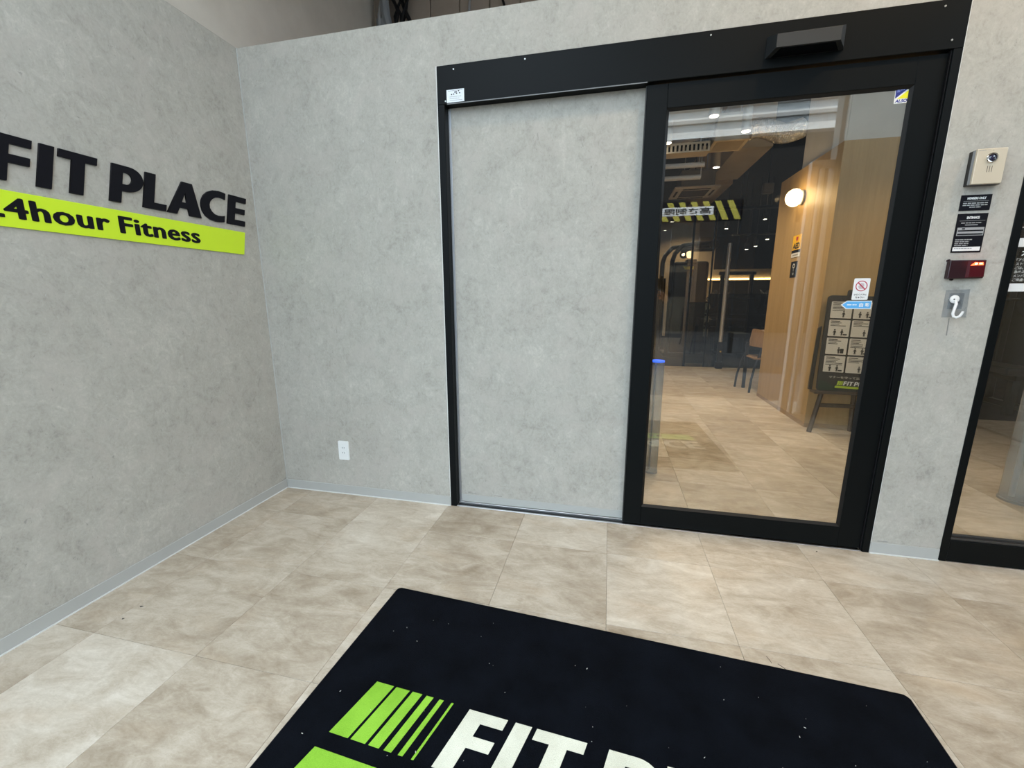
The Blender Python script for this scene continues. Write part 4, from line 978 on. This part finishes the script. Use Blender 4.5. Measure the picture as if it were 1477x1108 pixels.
for zi, z in enumerate((0.40, 0.75, 1.10)):
    for k in range(7):
        d = link('dumbbell', dbm[0]); d.location = ((4.10, 4.38, 4.66, 4.94, 5.36, 5.64, 5.92)[k], 10.52, z + 0.066); d.rotation_euler = (0, 0, math.pi / 2)
        tag(d, ('leftmost', 'second', 'third', 'fourth', 'fifth', 'sixth', 'rightmost')[k] + ' black dumbbell on the ' + ('bottom', 'middle', 'top')[zi] + ' shelf of the gym rack', 'dumbbell', 'dumbbells on the rack')
tag(link('cove_light', MB().box(3.95, 6.6, 11.84, 11.88, 1.715, 1.755).mesh('cove_light', cove_m)), 'warm glowing strip along the back wall of the gym', 'light')
struct('trim_6', MB().box(3.9, 6.7, 11.885, 11.99, 1.70, 2.02), litwall)
def track_spot(x, y, z, label):
    o = thing('track_spot', (x, y, z), label, 'light', 'track spots under the gym ceiling')
    P('can', MB().lathe([(0.035, z + 0.004), (0.045, z + 0.05), (0.045, z + 0.15)], (x, y, 0), 'Z', 16), steel_black, o)
    P('lens', MB().lathe([(0.034, z), (0.034, z + 0.0038)], (x, y, 0), 'Z', 16), spotglow, o)
    P('stem', MB().tube([(x, y, z + 0.15), (x, y, 3.719)], 0.008, 6), steel_black, o)
for k, (x, z, lb) in enumerate(((5.2, 2.86, 'track spot nearest the oak wall, highest in the black gym ceiling'), (4.44, 2.69, 'track spot left in the black gym ceiling'), (5.287, 2.44, 'track spot right and low under the gym ceiling rail'), (5.067, 2.30, 'middle of the three low track spots'), (4.893, 2.24, 'lowest track spot above the bench station'))):
    track_spot(x, 8.5, z, lb)
for x0, z, lb in ((4.45, 2.493, 'lower pale rail across the black gym ceiling'), (4.55, 3.01, 'upper pale rail across the black gym ceiling')):
    tag(link('ceiling_rail', MB().box(x0, 5.9, 7.98, 8.02, z - 0.012, z + 0.012).tube([(x0 + 0.1, 8.0, z + 0.012), (x0 + 0.1, 8.0, 3.719)], 0.006, 6).tube([(5.8, 8.0, z + 0.012), (5.8, 8.0, 3.719)], 0.006, 6).mesh('ceiling_rail', plain('rail_grey', (0.20, 0.19, 0.17), 0.5))), lb, 'rail')

# ------------------------------------------------------------------ outside, seen only as reflections in the door glass
o = thing('street_building', (7, -14.5, -0.02), 'pale building across the street mirrored in the door glass', 'building')
P('lower_storeys', MB().box(2.6, 9.2, -20, -14.3, -0.02, 6.35), dimconc, o)
up_ = P('upper_storeys', MB().box(2.6, 9.2, -20, -14.0, 6.351, 9.2), facade_m, o)
for z in (6.75, 7.15, 7.75, 8.35):
    P('ledge', MB().box(2.6, 9.2, -13.999, -13.85, z, z + 0.10), plain('grey_ledge', (0.35, 0.34, 0.32), 0.8), o)
for r, z in enumerate((7.30, 8.55)):
    for k in range(5):
        P('window', MB().box(2.9 + k * 1.30, 3.3 + k * 1.30 + (0.5 if k % 3 == 0 else 0), -13.999, -13.96, z, z + 0.38), winglass, up_)
o = thing('height_bar', (3.0, -8, 2.8), 'yellow and black striped height limit bar mirrored in the door glass', 'sign')
P('beam', MB().box(0.3, 4.60, -8.06, -8.0, 2.80, 3.22), signblack, o)
bf = frame((4.60, -7.9998, 2.80), (-1, 0, 0), (0, 0, 1))     # faces +y: reads along -x
bf = frame((0.3, -7.9998, 2.80), (1, 0, 0), (0, 0, 1))
# the bar faces the door (+y), its local x runs along -x
bf = frame((4.60, -7.9998, 2.80), (-1, 0, 0), (0, 0, 1))
hazard_m = plain('darkened_yellow_paint', (0.42, 0.37, 0.05), 0.6)  # yellow darkened to make its mirror image fainter
for k in range(18):
    a = k * 0.24
    lp = [(a, 0.02), (a + 0.12, 0.02), (a + 0.30, 0.40), (a + 0.18, 0.40)]
    lp = [(min(x, 4.28), y) for x, y in lp]
    P2 = poly_mesh('hazard_stripe', [lp], 0.004, hazard_m, bf)
    PT('hazard_stripe', P2, o)
P('name_strip', MB().box(0.9, 4.05, -7.9955, -7.9915, 2.93, 3.10), inkwhite, o)
PT('lettering', text_mesh('lettering', '高さ制限 3.0m', 0.15, 0.002, inkblack, frame((4.0, -7.9914, 2.95), (-1, 0, 0), (0, 0, 1)), 0.004, width=1.5, height=0.13), o)
P('bar_post', MB().box(0.1, 0.29, -8.1, -7.95, -0.02, 3.3), dimconc, o)
P('bar_post', MB().box(4.61, 4.68, -8.1, -7.95, -0.02, 3.3), dimconc, o)
struct('trim_7', MB().box(3.79, 3.85, -2.68, -2.61, 0, 2.40, 0.004).box(3.885, 3.905, -2.68, -2.61, 0, 2.40, 0.004).box(3.79, 3.979, -2.68, -2.61, 2.401, 2.46, 0.004), facade_m)

# ------------------------------------------------------------------ the photographer, mirrored in the glass
def skin_mesh(name, verts, edges_, radii, mat, sub=2):
    me = bpy.data.meshes.new(name); me.from_pydata([Vector(v) for v in verts], edges_, []); me.update()
    ob = bpy.data.objects.new(name, me); COL.objects.link(ob)
    sk = ob.modifiers.new('skin', 'SKIN'); ob.modifiers.new('sub', 'SUBSURF').levels = sub
    for i, r in enumerate(radii):
        sv = me.skin_vertices[0].data[i]; sv.radius = r if isinstance(r, tuple) else (r, r); sv.use_root = (i == 0)
    sk.use_smooth_shade = True
    dg = bpy.context.evaluated_depsgraph_get(); dg.update()
    m2 = bpy.data.meshes.new_from_object(ob.evaluated_get(dg)); bpy.data.objects.remove(ob); bpy.data.meshes.remove(me)
    m2.name = name; m2.materials.clear(); m2.materials.append(mat)
    for p in m2.polygons: p.use_smooth = True
    return m2
px, py = 2.34, -2.66
per = thing('person', (px, py, 0), 'person in black clothes holding up a phone, mirrored in the door glass', 'person')
V = [(px, py, .93), (px, py, 1.12), (px, py + .01, 1.30), (px, py, 1.42), (px, py + .01, 1.50), (px, py + .03, 1.58), (px, py + .045, 1.66),
     (px - .17, py, 1.39), (px - .23, py + .10, 1.15), (px - .08, py + .34, 1.17),
     (px + .17, py, 1.39), (px + .24, py + .10, 1.15), (px + .17, py + .36, 1.165),
     (px - .09, py, .86), (px - .10, py + .01, .48), (px - .10, py - .03, .09), (px - .10, py + .10, .04),
     (px + .09, py, .86), (px + .10, py + .01, .48), (px + .10, py - .03, .09), (px + .10, py + .10, .04)]
Ed = [(0, 1), (1, 2), (2, 3), (3, 4), (4, 5), (5, 6), (3, 7), (7, 8), (8, 9), (3, 10), (10, 11), (11, 12), (0, 13), (13, 14), (14, 15), (15, 16), (0, 17), (17, 18), (18, 19), (19, 20)]
Rd = [(.15, .11), (.13, .10), (.16, .11), (.12, .09), (.055, .055), (.075, .09), (.08, .09), .065, .045, .03, .065, .045, .03, .085, .058, .042, .04, .085, .058, .042, .04]
PT('body', skin_mesh('body', V, Ed, Rd, cloth_m), per)
PT('head', skin_mesh('head', [(px, py + .035, 1.53), (px, py + .045, 1.60), (px, py + .04, 1.68), (px, py + .12, 1.60), (px + .075, py + .03, 1.61), (px - .075, py + .03, 1.61)], [(0, 1), (1, 2), (1, 3), (1, 4), (1, 5)], [(.055, .055), (.078, .095), (.07, .085), .014, .014, .014], skin_m), per)
PT('hair', skin_mesh('hair', [(px, py - .02, 1.66), (px, py + .05, 1.73), (px, py - .05, 1.58)], [(0, 1), (0, 2)], [(.088, .085), (.07, .07), (.06, .05)], hair_m), per)
def hand(cx, cy, cz, s, name='hand'):
    # palm beside the phone, four fingers wrapped over its back (towards the door), thumb on the near side
    v = [(cx + s * .055, cy - .05, cz - .055), (cx + s * .030, cy - .01, cz - .025), (cx + s * .018, cy + .008, cz)]
    e = [(0, 1), (1, 2)]; r = [(.026, .024), (.034, .022), (.030, .018)]
    for k, (dz, l) in enumerate(((.034, .85), (.012, 1.0), (-.010, .95), (-.030, .75))):
        b = len(v)
        v += [(cx + s * .008, cy + .020, cz + dz), (cx - s * .018 * l, cy + .030, cz + dz + .004), (cx - s * .045 * l, cy + .026, cz + dz + .006)]
        e += [(2, b), (b, b + 1), (b + 1, b + 2)]; r += [.0095, .0085, .0075]
    b = len(v)
    v += [(cx + s * .012, cy - .018, cz + .015), (cx - s * .012, cy - .020, cz + .030)]
    e += [(1, b), (b, b + 1)]; r += [.011, .009]
    return PT(name, skin_mesh(name, v, e, r, skin_m, 1), per)
hand(2.478, -2.225, 1.215, 1)
hand(2.285, -2.225, 1.215, -1)
ph = thing('phone', (2.38, -2.215, 1.235), 'pale blue phone held sideways by the mirrored person', 'phone')
P('case', MB().box(2.302, 2.462, -2.2175, -2.2085, 1.197, 1.276, 0.004, 2), phone_m, ph)
P('screen', MB().box(2.308, 2.456, -2.2186, -2.2177, 1.202, 1.271), lens_m, ph)
for z in (1.215, 1.235):
    P('case_stripe', MB().box(2.303, 2.461, -2.2084, -2.2078, z, z + 0.004), inkwhite, ph)
for x in (2.418, 2.440):
    P('camera_lens', MB().lathe([(0.009, -2.2084), (0.009, -2.2055)], (x, 0, 1.260), 'Y', 14), lens_m, ph)
